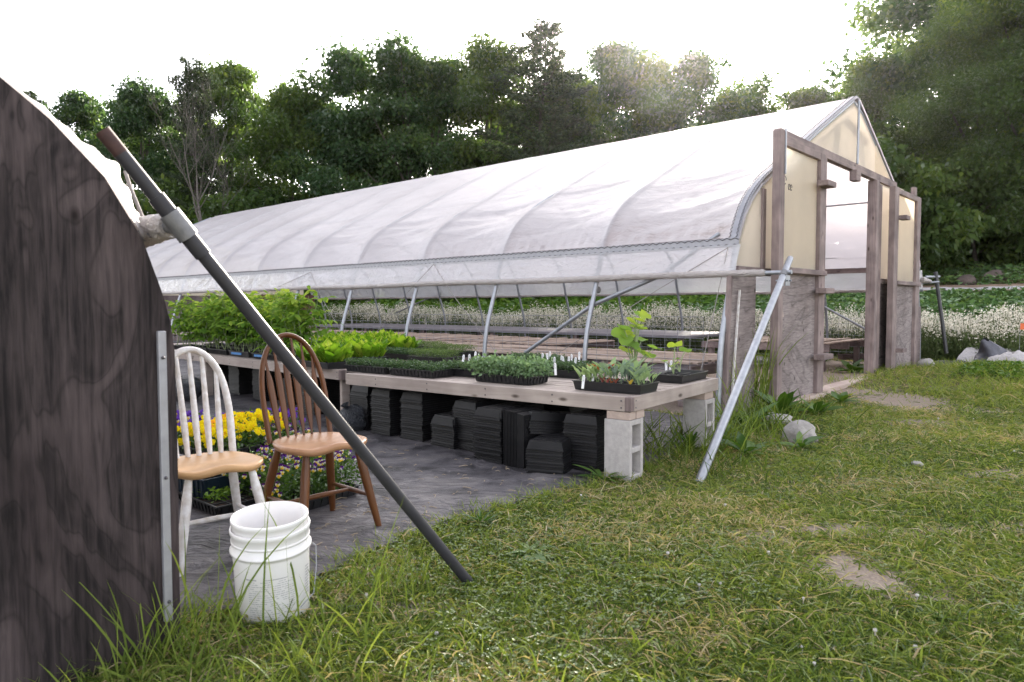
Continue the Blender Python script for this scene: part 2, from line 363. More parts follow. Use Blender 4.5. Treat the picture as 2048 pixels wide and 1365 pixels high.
ys = np.concatenate([np.linspace(-200, -5, 12), np.linspace(-4, 1.2, 12), np.arange(1.3, 12, .07), np.linspace(12.2, 60, 110), np.linspace(65, 400, 16)])
XX, YY = np.meshgrid(xs, ys, indexing='ij'); nx, ny = XX.shape
Z = hgt(XX, YY)
near = (XX > -4) & (XX < 9) & (YY > 1.2) & (YY < 12)
Z = Z+np.where(near, .018*(fbm(XX*4, YY*4, 4)-.5), 0)
DI = np.where(near | (YY < 25), dirt(XX, YY), .2)
uu = (XX-GO.x)*GU.x+(YY-GO.y)*GU.y; vv = (XX-GO.x)*GV.x+(YY-GO.y)*GV.y
inside = (uu > 0) & (uu < GW) & (vv > -.1) & (vv < GL)
DI = np.where(inside, .8, DI)
def gridfaces(nx, ny):
    i, j = np.meshgrid(np.arange(nx-1), np.arange(ny-1), indexing='ij'); a = (i*ny+j).ravel()
    return np.stack([a, a+ny, a+ny+1, a+1], 1)
g = npmesh('ground', np.stack([XX, YY, Z-.005], -1).reshape(-1, 3), gridfaces(nx, ny), ground_mat(), attr={'dirt': DI.ravel()}, smooth=True)
tag(g, kind='structure')
# ---- black landscape cloth in the alley between the two tunnels
def cloth_mat():
    m, n, out = newmat('landscape_cloth'); p = nd(n, 'ShaderNodeBsdfPrincipled'); v = coords(n)
    f = noise(n, v, 3, 5, .65); g = noise(n, v, 60, 4, .8); h = noise(n, coords(n, (3, 9, 3)), 1.6, 5, .6, 1.5)
    col = ramp(n, f, [(.35, (.013, .012, .014)), (.5, (.088, .081, .089)), (.75, (.17, .155, .15))])
    sp = ramp(n, g, [(.66, (0, 0, 0)), (.72, (1, 1, 1))])
    mx = nd(n, 'ShaderNodeMix', data_type='RGBA'); n.links.new(sp, mx.inputs[0]); n.links.new(col, mx.inputs[6]); mx.inputs[7].default_value = (.22, .17, .13, 1)
    n.links.new(mx.outputs[2], p.inputs['Base Color']); p.inputs['Roughness'].default_value = .48; p.inputs['Specular IOR Level'].default_value = .25
    br = nd(n, 'ShaderNodeTexBrick'); br.inputs['Scale'].default_value = 240; n.links.new(v, br.inputs['Vector'])
    b1 = bump(n, h, .9, .05)
    b2 = nd(n, 'ShaderNodeBump'); b2.inputs['Strength'].default_value = .35; b2.inputs['Distance'].default_value = .004; n.links.new(g, b2.inputs['Height']); n.links.new(b1, b2.inputs['Normal'])
    n.links.new(b2.outputs[0], p.inputs['Normal']); n.links.new(p.outputs[0], out.inputs[0]); return m
cxs = np.concatenate([np.linspace(-16, -3.2, 50), np.arange(-3.1, 2.1, .03)]); cys = np.concatenate([np.arange(1.5, 7.6, .03), np.linspace(7.7, 24, 70)])
XC, YC = np.meshgrid(cxs, cys, indexing='ij')
ridge = np.abs(fbm(XC*1.1+YC*.5, YC*.8, 4)-.5); ridge2 = np.abs(fbm(XC*2.7-YC, YC*2.3+XC, 3)-.5)
ZC = hgt(XC, YC)+.012+(.03*np.exp(-(ridge/.02)**2)*.6+.012*np.exp(-(ridge2/.03)**2)+.025*(fbm(XC*1.5, YC*1.5, 3)-.5)+.012)*np.clip((YC-fab_edge(XC))/.35, .05, 1)
F = gridfaces(*XC.shape); cen = np.stack([XC.ravel(), YC.ravel()], 1)[F].mean(1)
keep = in_fabric(cen[:, 0], cen[:, 1])
o = npmesh('ground_cloth', np.stack([XC, YC, ZC], -1).reshape(-1, 3), F[keep], cloth_mat(), smooth=True); tag(o, kind='structure')

# ================================================================== TREES
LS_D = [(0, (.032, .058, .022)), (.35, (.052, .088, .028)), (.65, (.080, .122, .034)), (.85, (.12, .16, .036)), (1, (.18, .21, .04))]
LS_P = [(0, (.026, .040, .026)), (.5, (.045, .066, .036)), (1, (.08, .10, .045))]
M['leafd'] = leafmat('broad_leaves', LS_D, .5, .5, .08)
M['leafe'] = leafmat('dark_broad_leaves', [(0, (.020, .042, .022)), (.35, (.034, .066, .030)), (.65, (.056, .096, .036)), (.85, (.09, .13, .038)), (1, (.14, .18, .04))], .45, .5, .08)
M['leafp'] = leafmat('pine_needles', LS_P, .2, .6, .05)
def crown_broad(seed, H, R, nclump, nleaf, ls=(.16, .30), low=.12, shape=1.0):
    rs = np.random.RandomState(seed); parts = []
    cen = []
    for i in range(nclump):
        t = rs.rand()**.85; h = low+(1-low)*t
        prof = math.sin(min(1, (h-low*.3)/.95)**shape*PI*.86+.25)
        prof = max(.12, prof)
        rr = R*prof*(rs.rand()**.45)*(1+.25*math.sin(3*h*6+seed)); a = rs.rand()*2*PI
        cen.append((rr*math.cos(a), rr*math.sin(a), H*h*(1+.03*rs.randn())))
    # towers that break the outline
    for i in range(int(nclump*.18)):
        a = rs.rand()*2*PI; r = R*rs.rand()*.7; cen.append((r*math.cos(a), r*math.sin(a), H*(.9+.14*rs.rand()-.16*(r/R)**2)))
    for c in cen:
        r = rs.uniform(.48, 1.2)*R/4.0; n = int(nleaf*(r/(R/4.))**2)
        d = rdir(rs, n); d[:, 2] = d[:, 2]*.8+.15
        rad = r*((rs.rand(n)**.45)*np.where(rs.rand(n) < .10, 1.45, 1))[:, None]
        P = np.array(c)+d*rad*np.array([1.08, 1.08, .92])
        D = nrm(rdir(rs, n)+np.array([0, 0, -.5])); S = side(D, rs)
        L = rs.uniform(*ls, n); b = rs.rand()
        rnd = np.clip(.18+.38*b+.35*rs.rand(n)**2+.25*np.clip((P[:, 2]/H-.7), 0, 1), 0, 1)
        parts.append(strips(P, D, S, L, L*.62, (0, .45, 1), (.25, 1, .08), np.array([0, 0, -.2])*np.ones((n, 1)), rnd))
    return join(parts), cen
def trunk_mb(seed, H, R, cen, r0=.22, nb=14):
    rs = random.Random(seed); mb = MB(); top = H*.82
    pts = []; x = y = 0
    for i in range(9):
        t = i/8; pts.append(Vector((x, y, t*top))); x += rs.uniform(-.16, .16); y += rs.uniform(-.16, .16)
    mb.tube(pts, [r0*(1-.85*i/8)+.02 for i in range(9)], 8)
    cs = sorted(cen, key=lambda c: rs.random())[:nb]
    for c in cs:
        t = max(.15, min(.9, c[2]/H*.75)); k = t*8; i = min(7, int(k)); base = pts[i].lerp(pts[i+1], k-i); e = Vector(c)
        mid = base.lerp(e, .5)+Vector((rs.uniform(-.3, .3), rs.uniform(-.3, .3), .5*rs.random()))
        q = [base, base.lerp(mid, .5)+Vector((0, 0, .1)), mid, mid.lerp(e, .6), e]
        rb = r0*(1-.85*t)*.6+.01; mb.tube(q, [rb, rb*.8, rb*.6, rb*.4, rb*.15], 5)
    return mb
TREEV = {}
def make_tree_mesh(kind, seed):
    if kind == 'broad':
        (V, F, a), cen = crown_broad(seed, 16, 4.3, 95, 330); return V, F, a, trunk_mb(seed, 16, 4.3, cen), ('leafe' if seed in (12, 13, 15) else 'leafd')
    if kind == 'thin':
        (V, F, a), cen = crown_broad(seed, 14, 3.2, 60, 150, (.16, .28), .3); return V, F, a, trunk_mb(seed, 14, 3.2, cen, .17, 30), 'leafd'
    if kind == 'big':
        (V, F, a), cen = crown_broad(seed, 21, 6.5, 190, 420, (.15, .27), .03, .8); return V, F, a, trunk_mb(seed, 21, 6, cen, .35, 22), 'leafd'
    if kind == 'bush':
        (V, F, a), cen = crown_broad(seed, 4.5, 2.6, 42, 330, (.12, .24), .0, .7); return V, F, a, trunk_mb(seed, 4.5, 2.4, cen, .08, 14), 'leafd'
    if kind == 'pine':
        rs = np.random.RandomState(seed); parts = []; mb = MB(); H = 19
        pr = random.Random(seed); pts = [Vector((.12*math.sin(i*1.3), .1*math.cos(i), i*H/10)) for i in range(11)]
        mb.tube(pts, [.24*(1-.93*i/10) for i in range(11)], 8); z = H*.30
        while z < H*.985:
            k = pr.choice((3, 4, 5)); t = z/H; blen = (.5+3.9*(1-t)**.62)*pr.uniform(.7, 1.15)
            a0 = pr.random()*6.28
            for j in range(k):
                a = a0+j*6.28/k+pr.uniform(-.4, .4); L = blen*pr.uniform(.55, 1.1); dz = L*(.10+.35*t)
                p0 = Vector((0, 0, z)); d = Vector((math.cos(a), math.sin(a), 0)); q = [p0, p0+d*L*.5+Vector((0, 0, dz*.2)), p0+d*L+Vector((0, 0, dz))]
                mb.tube(q, [.05*(1-t)+.015, .03*(1-t)+.01, .008], 4, False)
                n = int(150*L); s = rs.rand(n)**.7*.85+.15
                ctr = np.outer(s*L, np.array(d))+np.array([0, 0, z])+np.outer(dz*s**1.6, [0, 0, 1])
                pd = np.array([-d.y, d.x, 0]); ctr = ctr+np.outer(rs.randn(n)*.24*(L**.5)*(1.1-s*.6), pd)
                q2 = np.round(ctr/.32)*.32; ctr = ctr*.35+q2*.65; ctr[:, 2] += np.abs(rs.randn(n))*.10
                D = nrm(rdir(rs, n)*.9+np.array(d)*.5+[0, 0, .45]); S = side(D, rs); Ln = rs.uniform(.12, .26, n)
                parts.append(strips(ctr, D, S, Ln, .05, (0, .5, 1), (1, 1.2, .2), np.zeros((n, 3)), rs.rand(n)))
            z += pr.uniform(.30, .62)*(1.25-.5*t)
        V, F, a = join(parts); return V, F, a, mb, 'leafp'
def tree(kind, seed, x, y, s, label, cat='tree', rz=0, sxy=1, group=None, name=None):
    key = (kind, seed)
    root = thing(name or {'pine': 'pine_tree', 'bush': 'bush'}.get(kind, 'broadleaf_tree'), label, cat, (x, y, hz(x, y)-.1), rz, group)
    if key not in TREEV:
        V, F, a, mb, lm = make_tree_mesh(kind, seed)
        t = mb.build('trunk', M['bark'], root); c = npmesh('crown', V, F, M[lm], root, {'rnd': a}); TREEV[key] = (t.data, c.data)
    else:
        for nme, me in zip(('trunk', 'crown'), TREEV[key]):
            c = bpy.data.objects.new(nme, me); C.objects.link(c); c.parent = root
    root.scale = (s*sxy, s*sxy, s); return root
def top_tree(kind, seed, px, ptop, Y, Hn, label, sxy=1, rz=0, **k):
    """a tree whose top stands where the photo shows it: at distance Y"""
    P = PD(px, ptop, Y); g0 = hz(P.x, P.y); s = (P.z-g0)/Hn
    return tree(kind, seed, P.x, P.y, s, label, sxy=sxy/s*max(.8, s**.5), rz=rz, **k)
# back line, left to right
TL = [('pine', 31, 62, 172, 46, 19.0, 'small dark pine tip rising behind the weathered plywood wall at far left', .8),
 ('broad', 11, 10, 205, 42, 16.6, 'low leafy tree partly hidden by the dark plywood wall', 1),
 ('broad', 12, 165, 190, 43, 16.6, 'leafy tree with yellow-green lit top left of the leaning pipe', .95),
 ('broad', 13, 290, 165, 41, 16.6, 'dark broadleaf tree behind the rusty top of the leaning pipe', .9),
 ('pine', 32, 388, 112, 38, 19.0, 'dark ragged pine standing behind the bare dead tree', .85),
 ('broad', 11, 462, 128, 43, 16.6, 'rounded broadleaf tree with bright yellow-green top beside the ragged pine', .85),
 ('broad', 14, 575, 182, 40, 16.6, 'lower green tree with glowing leaves in the dip of the treeline', .95),
 ('broad', 12, 700, 108, 41, 16.6, 'tall dark broadleaf tree right of the dip in the treeline', 1.0),
 ('broad', 13, 812, 92, 40, 16.6, 'big dark broadleaf tree with spiky double top at the middle of the treeline', 1.05),
 ('broad', 15, 880, 125, 42, 16.6, 'dark tree shoulder between the double-topped tree and the next crown', .9),
 ('broad', 14, 985, 92, 41, 16.6, 'broadleaf tree with loose airy top just left of the tallest pine', .95),
 ('pine', 33, 1090, 42, 38, 19.0, 'tallest pine with layered branches above the greenhouse roof', 1.35),
 ('broad', 15, 1225, 95, 43, 16.6, 'hazy broadleaf tree with a tall tuft right of the tallest pine', 1.0),
 ('broad', 11, 1130, 150, 42, 16.6, 'low tree crown hugging the right side of the tallest pine', .9),
 ('broad', 14, 1310, 128, 42, 16.6, 'hazy tree filling the treeline between the tall tuft and the bright gap', 1.0),
 ('broad', 12, 1395, 118, 42, 16.6, 'sun-hazed round tree left of the bright gap in the treeline', 1.0),
 ('thin', 21, 1515, 160, 48, 14.3, 'thin see-through tree in the bright gap above the greenhouse ridge', 1.1),
 ('thin', 22, 1625, 178, 50, 14.3, 'low wispy tree right of the thin see-through tree', 1.2),
 ('broad', 13, 1455, 225, 47, 16.6, 'short dark tree under the bright gap in the treeline', .8),
 ('broad', 14, 1735, 130, 42, 16.6, 'tree behind the greenhouse peak at the left edge of the great trees', .9)]
for i, (k, sd, px, pt, Y, Hn, lab, sx) in enumerate(TL):
    top_tree(k, sd, px, pt, Y, Hn, lab, sx, rz=i*1.9, group='trees along the far edge of the field')
for i, (px, pt, Y, sd, lab) in enumerate([(1985, -20, 37, 41, 'great broadleaf tree rising right behind the greenhouse peak'), (2075, -60, 34, 42, 'great broadleaf tree behind the open right door'),
    (2190, -90, 33, 41, 'great broadleaf tree cut by the right edge of the picture'), (2340, -60, 36, 42, 'great broadleaf tree beyond the right edge of the field')]):
    top_tree('big', sd, px, pt, Y, 22, lab, .95, rz=i*2.3, group='great trees at the right')
rr = random.Random(5)
for i in range(24):   # understorey that closes the wood below the crowns
    px = -60+i*100+rr.uniform(-30, 30); Y = 37+rr.uniform(-1, 3) if px < 1600 else 32+rr.uniform(0, 2)
    P = PD(px, 600, Y); tree('bush', 51+i % 3, P.x, P.y, rr.uniform(1.1, 1.6), 'leafy bush under the trees along the wood edge', 'bush', rz=i, group='bushes under the treeline')
for i in range(13):   # second row
    px = -40+i*150; P = PD(px, 600, 53+rr.uniform(-2, 3)); tree('broad', 11+i % 5, P.x, P.y, rr.uniform(.72, .82), 'tree deep in the wood seen through the gaps', rz=i*1.1, sxy=1.25, group='trees deep in the wood')
for i in range(4):
    P = PD(1890+i*140, 600, 47); tree('broad', 12+i%3, P.x, P.y, 1.3, 'tree deep in the wood seen through the gaps', rz=i*1.1, sxy=1.3, group='trees deep in the wood')
# bare dead tree
def dead_tree():
    mb = MB(); rs = random.Random(3)
    def grow(p, d, r, L, lev):
        n = 5; pts = [p]; rad = [r]; q = p.copy(); dd = d.copy()
        for i in range(n):
            dd = (dd+Vector((rs.uniform(-.16, .16), rs.uniform(-.16, .16), rs.uniform(-.02, .14)))).normalized(); q = q+dd*L/n; pts.append(q.copy()); rad.append(r*(1-.72*(i+1)/n))
        mb.tube(pts, rad, 6 if lev < 2 else 4, False)
        if lev < 4:
            for j in range(5 if lev < 2 else 4):
                i = rs.randint(1, n); a = rs.uniform(0, 6.28); s = Vector((math.cos(a), math.sin(a), rs.uniform(.4, 1.2))).normalized()
                grow(pts[i], (dd*.5+s*.75).normalized(), max(.006, rad[i]*.62), L*rs.uniform(.42, .66), lev+1)
    P = PD(420, 470, 33); g0 = hz(P.x, P.y); grow(Vector((0, 0, 0)), Vector((0, 0, 1)), .13, 7.0, 0)
    o = mb.build('dead_tree', M['deadbark']); o.location = (P.x, P.y, g0); tag(o, 'bare grey dead tree with fine branches in front of the dark wood', 'dead tree')
dead_tree()
M['brock'] = plain('brown_boulder', (.13, .10, .09), .9, 0, .2, 6, .5, .3)
for i, (px, py, r) in enumerate([(1935, 541, .40), (1990, 545, .43)]):
    P = PD(px, py, 30.5); mb = MB(); prof = [(0.001, -.5)]+[(math.cos(t)*1, math.sin(t)*.75) for t in np.linspace(-.6, 1.45, 9)]+[(.001, .76)]
    mb.lathe(prof, 14); mb.v = [(x*(1+.18*math.sin(5*y+i)), y*(1+.15*math.cos(4*x)), z*(1+.12*math.sin(3*x+2*y))) for x, y, z in mb.v]
    o = mb.build('boulder', M['brock']); o.location = (P.x, P.y, hz(P.x, P.y)+.12); o.scale = (r, r*.9, r); tag(o, ['rounded brownish boulder at the wood edge, left of two', 'grey boulder at the wood edge, right of two'][i], 'boulder')

# ================================================================== FIELD BEYOND
GR = [(0, (.055, .092, .022)), (.35, (.135, .195, .042)), (.7, (.25, .315, .070)), (.87, (.27, .29, .09)), (.93, (.40, .32, .19)), (1, (.56, .47, .32))]
M['grass'] = leafmat('grass_blades', GR, .42, .42, .05, (1.35, 1.25, .55))
M['weed'] = leafmat('weed_leaves', [(0, (.035, .080, .015)), (.5, (.075, .145, .022)), (1, (.17, .25, .04))], .35, .5, .05)
M['crop'] = leafmat('crop_leaves', [(0, (.055, .11, .045)), (.5, (.10, .18, .06)), (1, (.19, .27, .08))], .3, .5, .12)
M['bloss'] = leafmat('cream_blossom', [(0, (.075, .11, .04)), (.40, (.14, .17, .07)), (.46, (.62, .56, .46)), (1, (.84, .79, .69))], .35, .6, .03, (1, 1, 1))
def scatter_uv(rs, n, u0, u1, v0, v1):
    u = rs.uniform(u0, u1, n); v = rs.uniform(v0, v1, n)
    x = GO.x+GU.x*u+GV.x*v; y = GO.y+GU.y*u+GV.y*v; return u, v, x, y
def flower_bed(name, label, boxes, H, seed):
    rs = np.random.RandomState(seed); parts = []
    for (u0, u1, v0, v1, n) in boxes:
        u, v, x, y = scatter_uv(rs, n, u0, u1, v0, v1); kp = (fbm(x*.9+4, y*.9, 3)+.25*rs.rand(n)) > .50; u = u[kp]; v = v[kp]; x = x[kp]; y = y[kp]; n = len(x); g0 = hgt(x, y); hh = H*(.45+.9*fbm(x*1.3, y*1.3, 3))*rs.uniform(.72, 1.05, n)
        P = np.stack([x, y, g0], 1); D = nrm(np.stack([rs.randn(n)*.13, rs.randn(n)*.13, np.ones(n)], 1)); S = side(D, rs)
        parts.append(strips(P, D, S, hh, .012, (0, .5, 1), (1, .8, .4), np.zeros((n, 3)), rs.uniform(0, .35, n)))
        for k in range(22):   # leaves and blossoms along each stem
            t = rs.rand(n)**.7; bl = t > .56+.25*rs.rand(n)
            Q = P+D*(hh*t)[:, None]+rs.randn(n, 3)*np.where(bl, .045, .05)[:, None]; Q[:, 2] = np.maximum(Q[:, 2], g0+.02)
            d = rdir(rs, n); s = side(d, rs); L = np.where(bl, rs.uniform(.020, .042, n), rs.uniform(.05, .11, n))
            parts.append(strips(Q, d, s, L, np.where(bl, L*.9, L*.3), (0, .5, 1), (.4, 1, .3), np.zeros((n, 3)), np.where(bl, rs.uniform(.5, 1, n), rs.uniform(0, .4, n))))
    V, F, a = join(parts); o = npmesh(name, V, F, M['bloss'], None, {'rnd': a}); tag(o, label, 'flowers', kind='stuff')
flower_bed('flowering_brassica', 'dense bed of pale cream blossom on green stems beyond the greenhouse', [(9.2, 12.3, -2.6, 3, 3200), (9.1, 11.0, 3, 21, 8000)], 1.0, 3)
def low_crop(name, label, cat, region, mat, seed, n, H=.35, L=(.10, .2), rows=None):
    rs = np.random.RandomState(seed); u, v, x, y = scatter_uv(rs, n, *region)
    if rows: k = np.round(u/rows); u2 = k*rows+rs.randn(n)*rows*.20; x = x+GU.x*(u2-u); y = y+GU.y*(u2-u); u = u2; top = np.exp(-((u-k*rows)/(rows*.30))**2)
    else: top = fbm(x*1.4, y*1.4, 3)
    g0 = hgt(x, y); P = np.stack([x, y, g0+H*top*(rs.rand(n)**.5)], 1)
    D = nrm(rs.normal(size=(n, 3))*[1, 1, .45]+[0, 0, .25]); S = side(D, rs); S[:, 2] *= .3; S = nrm(S); l = rs.uniform(*L, n)
    V, F, a = strips(P, D, S, l, l*.6, (0, .5, 1), (.3, 1, .1), np.tile([0, 0, -.25], (n, 1)), np.clip(rs.rand(n)*.7+.3*fbm(x, y, 2), 0, 1))
    o = npmesh(name, V, F, mat, None, {'rnd': a}); tag(o, label, cat, kind='stuff')
low_crop('crop_rows', 'leafy green crop rows filling the field behind the cream blossom', 'crops', (12.6, 24.4, -6, 14), M['crop'], 4, 60000, .5, (.14, .26), .9)
low_crop('weeds', 'tall dark weeds along the far edge behind the greenhouse', 'weeds', (9.6, 34, 9, 40), M['weed'], 15, 60000, 1.1, (.16, .36))
low_crop('clover_mound', 'lush clover and leafy weeds on the mound at the right', 'weeds', (4.6, 9.6, -3.3, -1.2), M['weed'], 16, 16000, .13, (.025, .07))
low_crop('weeds', 'rough green weeds at the foot of the wood', 'weeds', (28.5, 40, -10, 14), M['crop'], 5, 26000, .5, (.12, .26))
# white row cover strip and brown bare strip
def strip_uv(name, u0, u1, v0, v1, m, z=.05, amp=.05, kind='structure', **k):
    us = np.linspace(u0, u1, 14); vs = np.linspace(v0, v1, 160); U_, V_ = np.meshgrid(us, vs, indexing='ij'); x = GO.x+GU.x*U_+GV.x*V_; y = GO.y+GU.y*U_+GV.y*V_
    x = x+.2*(fbm(V_, U_*0, 3)-.5)
    zz = hgt(x, y)+z+amp*fbm(x*2, y*2, 3); o = npmesh(name, np.stack([x, y, zz], -1).reshape(-1, 3), gridfaces(*x.shape), m, smooth=True); tag(o, k.get('label'), k.get('cat'), kind=kind); return o
strip_uv('soil_strip', 26.0, 28.6, -12, 20, plain('dry_soil', (.30, .21, .16), .95, 0, .15, 3, .5, .2), .03)
o = strip_uv('row_cover', 24.6, 26.0, -12, 20, M['sheet'], .36, .10, None, label='long white row cover sheet laid across the field below the wood', cat='row cover')
del_kind = o.pop('kind', None)

# ================================================================== GRASS
def grass():
    rs = np.random.RandomState(11); parts = []
    def cand(n, d0, d1, pw, xm=(-.78, .92)):
        t = rs.rand(n); d = (d0**pw+t*(d1**pw-d0**pw))**(1/pw) if pw else d0*(d1/d0)**t
        x = d*rs.uniform(xm[0], xm[1], n); return x, d
    def mask(x, y, dens_dirt=True):
        u = (x-GO.x)*GU.x+(y-GO.y)*GU.y; v = (x-GO.x)*GV.x+(y-GO.y)*GV.y
        ok = ~in_fabric(x, y, .05) & ~((u > -.1) & (u < GW+.1) & (v > -.04) & (v < GL))
        ok &= ~((u > 9.6) & (v > -1.2))
        if dens_dirt:
            d = dirt(x, y); ok &= rs.rand(len(x)) > np.clip(d*1.25-.12, 0, .97)
        return ok
    # mown blades
    for (n, d0, d1, pw) in ((150000, 1.55, 4.2, 1), (150000, 4.2, 9, .4), (120000, 9, 26, .2)):
        x, y = cand(n, d0, d1, pw); k = mask(x, y); x = x[k]; y = y[k]; n = len(x)
        g0 = hgt(x, y); ln = fbm(x*2.2, y*2.2, 3); sz = np.clip(y/4, 1, 6)**.55
        P = np.stack([x, y, g0-.004+.018*(fbm(x*4, y*4, 4)-.5)], 1)
        tuft = vnoise(x*14, y*14)*2*PI*2
        D = nrm(np.stack([np.cos(tuft)*.5+rs.randn(n)*.5, np.sin(tuft)*.5+rs.randn(n)*.5, rs.uniform(.35, 1.3, n)], 1)); S = side(D, rs)
        tallr = ((x > 3.4) & (y > 6.4) & (y > 5.2+.42*x) & (x > 5.2)) * .09
        L = rs.uniform(.030, .085, n)*(.5+.9*ln)*(1+.8*(rs.rand(n) < .12))*sz**.5+tallr*rs.rand(n); W = rs.uniform(.0032, .0080, n)*sz
        B = np.stack([D[:, 0]*.5, D[:, 1]*.5, -.45*np.ones(n)], 1)
        dry = fbm(x*1.6+40, y*2+3, 3); r = rs.rand(n)
        tone_ = fbm(x*.8+11, y*.8, 2)  # broad random drift between paler and darker green
        rnd = np.where(r < np.clip((dry-.42)*1.5, .06, .6), rs.uniform(.88, 1, n), np.clip(.05+.95*rs.rand(n)**1.5+.5*(tone_-.45), 0, .86))
        parts.append(strips(P, D, S, L, W, (0, .55, 1), (1, .8, .1), B, rnd))
    # clover and small broad leaves
    for (n, d0, d1, pw) in ((50000, 1.55, 4.5, .8), (40000, 4.5, 12, .4)):
        x, y = cand(n, d0, d1, pw); cl = fbm(x*1.3+5, y*1.3+31, 3); k = mask(x, y) & (cl > .50) & (rs.rand(len(x)) < .3); x = x[k]; y = y[k]; n = len(x)
        for j in range(3):
            a = rs.rand(n)*.6+j*2.09+x*50; D = nrm(np.stack([np.cos(a), np.sin(a), .25+.3*rs.rand(n)], 1)); S = nrm(np.stack([-np.sin(a), np.cos(a), rs.randn(n)*.25], 1))
            L = rs.uniform(.006, .012, n)*np.clip(y/4, 1, 4)**.6; P = np.stack([x, y, hgt(x, y)+.022+.014*vnoise(x*30, y*30)], 1)
            parts.append(strips(P, D, S, L, L*.95, (0, .6, 1), (.3, 1, .5), np.tile([0, 0, -.1], (n, 1)), np.clip(.0+.5*rs.rand(n), 0, .8)))
    # dry straw lying about
    n = 1500; x, y = cand(n, 1.7, 9, .7); k = mask(x, y, False); x = x[k]; y = y[k]; n = len(x); a = rs.rand(n)*2*PI
    D = nrm(np.stack([np.cos(a), np.sin(a), rs.rand(n)*.35], 1)); S = side(D, rs)
    parts.append(strips(np.stack([x, y, hgt(x, y)+.03], 1), D, S, rs.uniform(.05, .24, n), rs.uniform(.0015, .0035, n), (0, .3, .65, 1), (1, 1, .9, .5), np.stack([rs.randn(n)*.25, rs.randn(n)*.25, -.2*np.ones(n)], 1), rs.uniform(.90, .97, n)))
    # tall blades: by the plywood and bucket, the bench end, the gap behind the strut, the right mound
    def tall(n, cx, cy, sx, sy, h0, h1, wd=.006, lean=.25, fr=(.2, .8)):
        x = cx+rs.randn(n)*sx; y = cy+rs.randn(n)*sy; z = hgt(x, y); a = rs.rand(n)*2*PI
        D = nrm(np.stack([np.cos(a)*lean*rs.rand(n)*2, np.sin(a)*lean*rs.rand(n)*2, np.ones(n)], 1)); S = side(D, rs); L = rs.uniform(h0, h1, n)
        B = np.stack([np.cos(a)*.35*rs.rand(n), np.sin(a)*.35*rs.rand(n), -.22*rs.rand(n)], 1)
        parts.append(strips(np.stack([x, y, z], 1), D, S, L, wd*rs.uniform(.6, 1.3, n), (0, .2, .4, .6, .8, 1), (.7, 1, .95, .8, .55, .05), B, rs.uniform(fr[0], fr[1], n)))
    tall(170, -.98, 2.06, .40, .14, .07, .22, .006, .4, (.1, .6)); tall(26, -.85, 2.40, .26, .06, .14, .34, .006, .3, (.1, .6)); tall(16, -.88, 2.45, .24, .06, .36, .62, .007, .14, (.2, .6))
    tall(420, -.35, 2.15, .7, .2, .05, .14, .006, .5, (.1, .55)); tall(160, -.55, 2.8, .14, .14, .06, .2, .005, .4, (.1, .6)); tall(70, -1.12, 2.26, .10, .05, .12, .34, .006, .3, (.1, .6)); tall(9, -1.15, 2.2, .05, .05, .3, .50, .006, .3, (.2, .6))
    for P, n, s, h in ((gw(-2.1, -.9), 200, .35, .3), (gw(-1.6, -.55), 260, .28, .42), (gw(-1.0, -.5), 300, .3, .42), (gw(-.3, -.45), 200, .25, .5), (gw(.6, -.4), 160, .25, .34), (gw(-2.2, -.35), 160, .3, .3), (gw(-1.5, .3), 120, .3, .3)):
        tall(int(n*.7), P.x, P.y, s, s*.7, .12, h*.9, .009, .5, (0, .5))
    for a, b in zip(FB[1:-1], FB[2:]):
        n_ = int(320*math.hypot(b[0]-a[0], b[1]-a[1])); tall(n_, (a[0]+b[0])/2+.02, (a[1]+b[1])/2-.02, abs(b[0]-a[0])*.4, .035, .03, .11, .004, .6)
    P = gw(.85, -.03); tall(70, P.x, P.y, .07, .07, .5, 1.15, .012, .12)
    P = gw(.1, -.12); tall(30, P.x, P.y, .12, .08, .5, .8, .010, .2)
    for cx, cy, n, sx, sy in ((6.6, 9.2, 1800, 1.0, .6), (8.2, 10.8, 2600, 1.4, .8), (7.6, 9.0, 1200, 1.0, .5), (10, 12, 2000, 1.6, 1.0)): tall(n, cx, cy, sx, sy, .06, .20, .008, .7, (.3, .86))
    P = gw(5.9, -.45); tall(260, P.x, P.y, .5, .2, .06, .18)
    P = gw(4.0, .3); tall(300, P.x, P.y, .9, .12, .03, .12)
    # blades along the greenhouse side and hoop feet, weeds on the alley edge
    V, F, a = join(parts); o = npmesh('grass', V, F, M['grass'], None, {'rnd': a}); tag(o, 'short mown grass with clover and dry straw over the yard', 'grass', kind='stuff')
grass()
def big_leaf(L, W, fold=.15, bend=-.3, n=7, wav=.0, stalk=.2):
    """one broad leaf along +x, base at the origin"""
    V = []; F = []
    for i in range(n):
        t = i/(n-1); x = L*t; z = bend*L*t*t
        if t < stalk: w_ = .06*W
        else: q = (t-stalk)/(1-stalk); w_ = W*.5*max(.02, math.sin(PI*min(1, q*.92+.08))**.75)
        for k, s in enumerate((-1, -.5, 0, .5, 1)): V.append((x, w_*s, z+fold*abs(s)*w_*1.2+wav*math.sin(t*11+s*3)*W))
    for i in range(n-1):
        for k in range(4): a = i*5+k; F.append((a, a+1, a+6, a+5))
    return np.array(V), np.array(F)
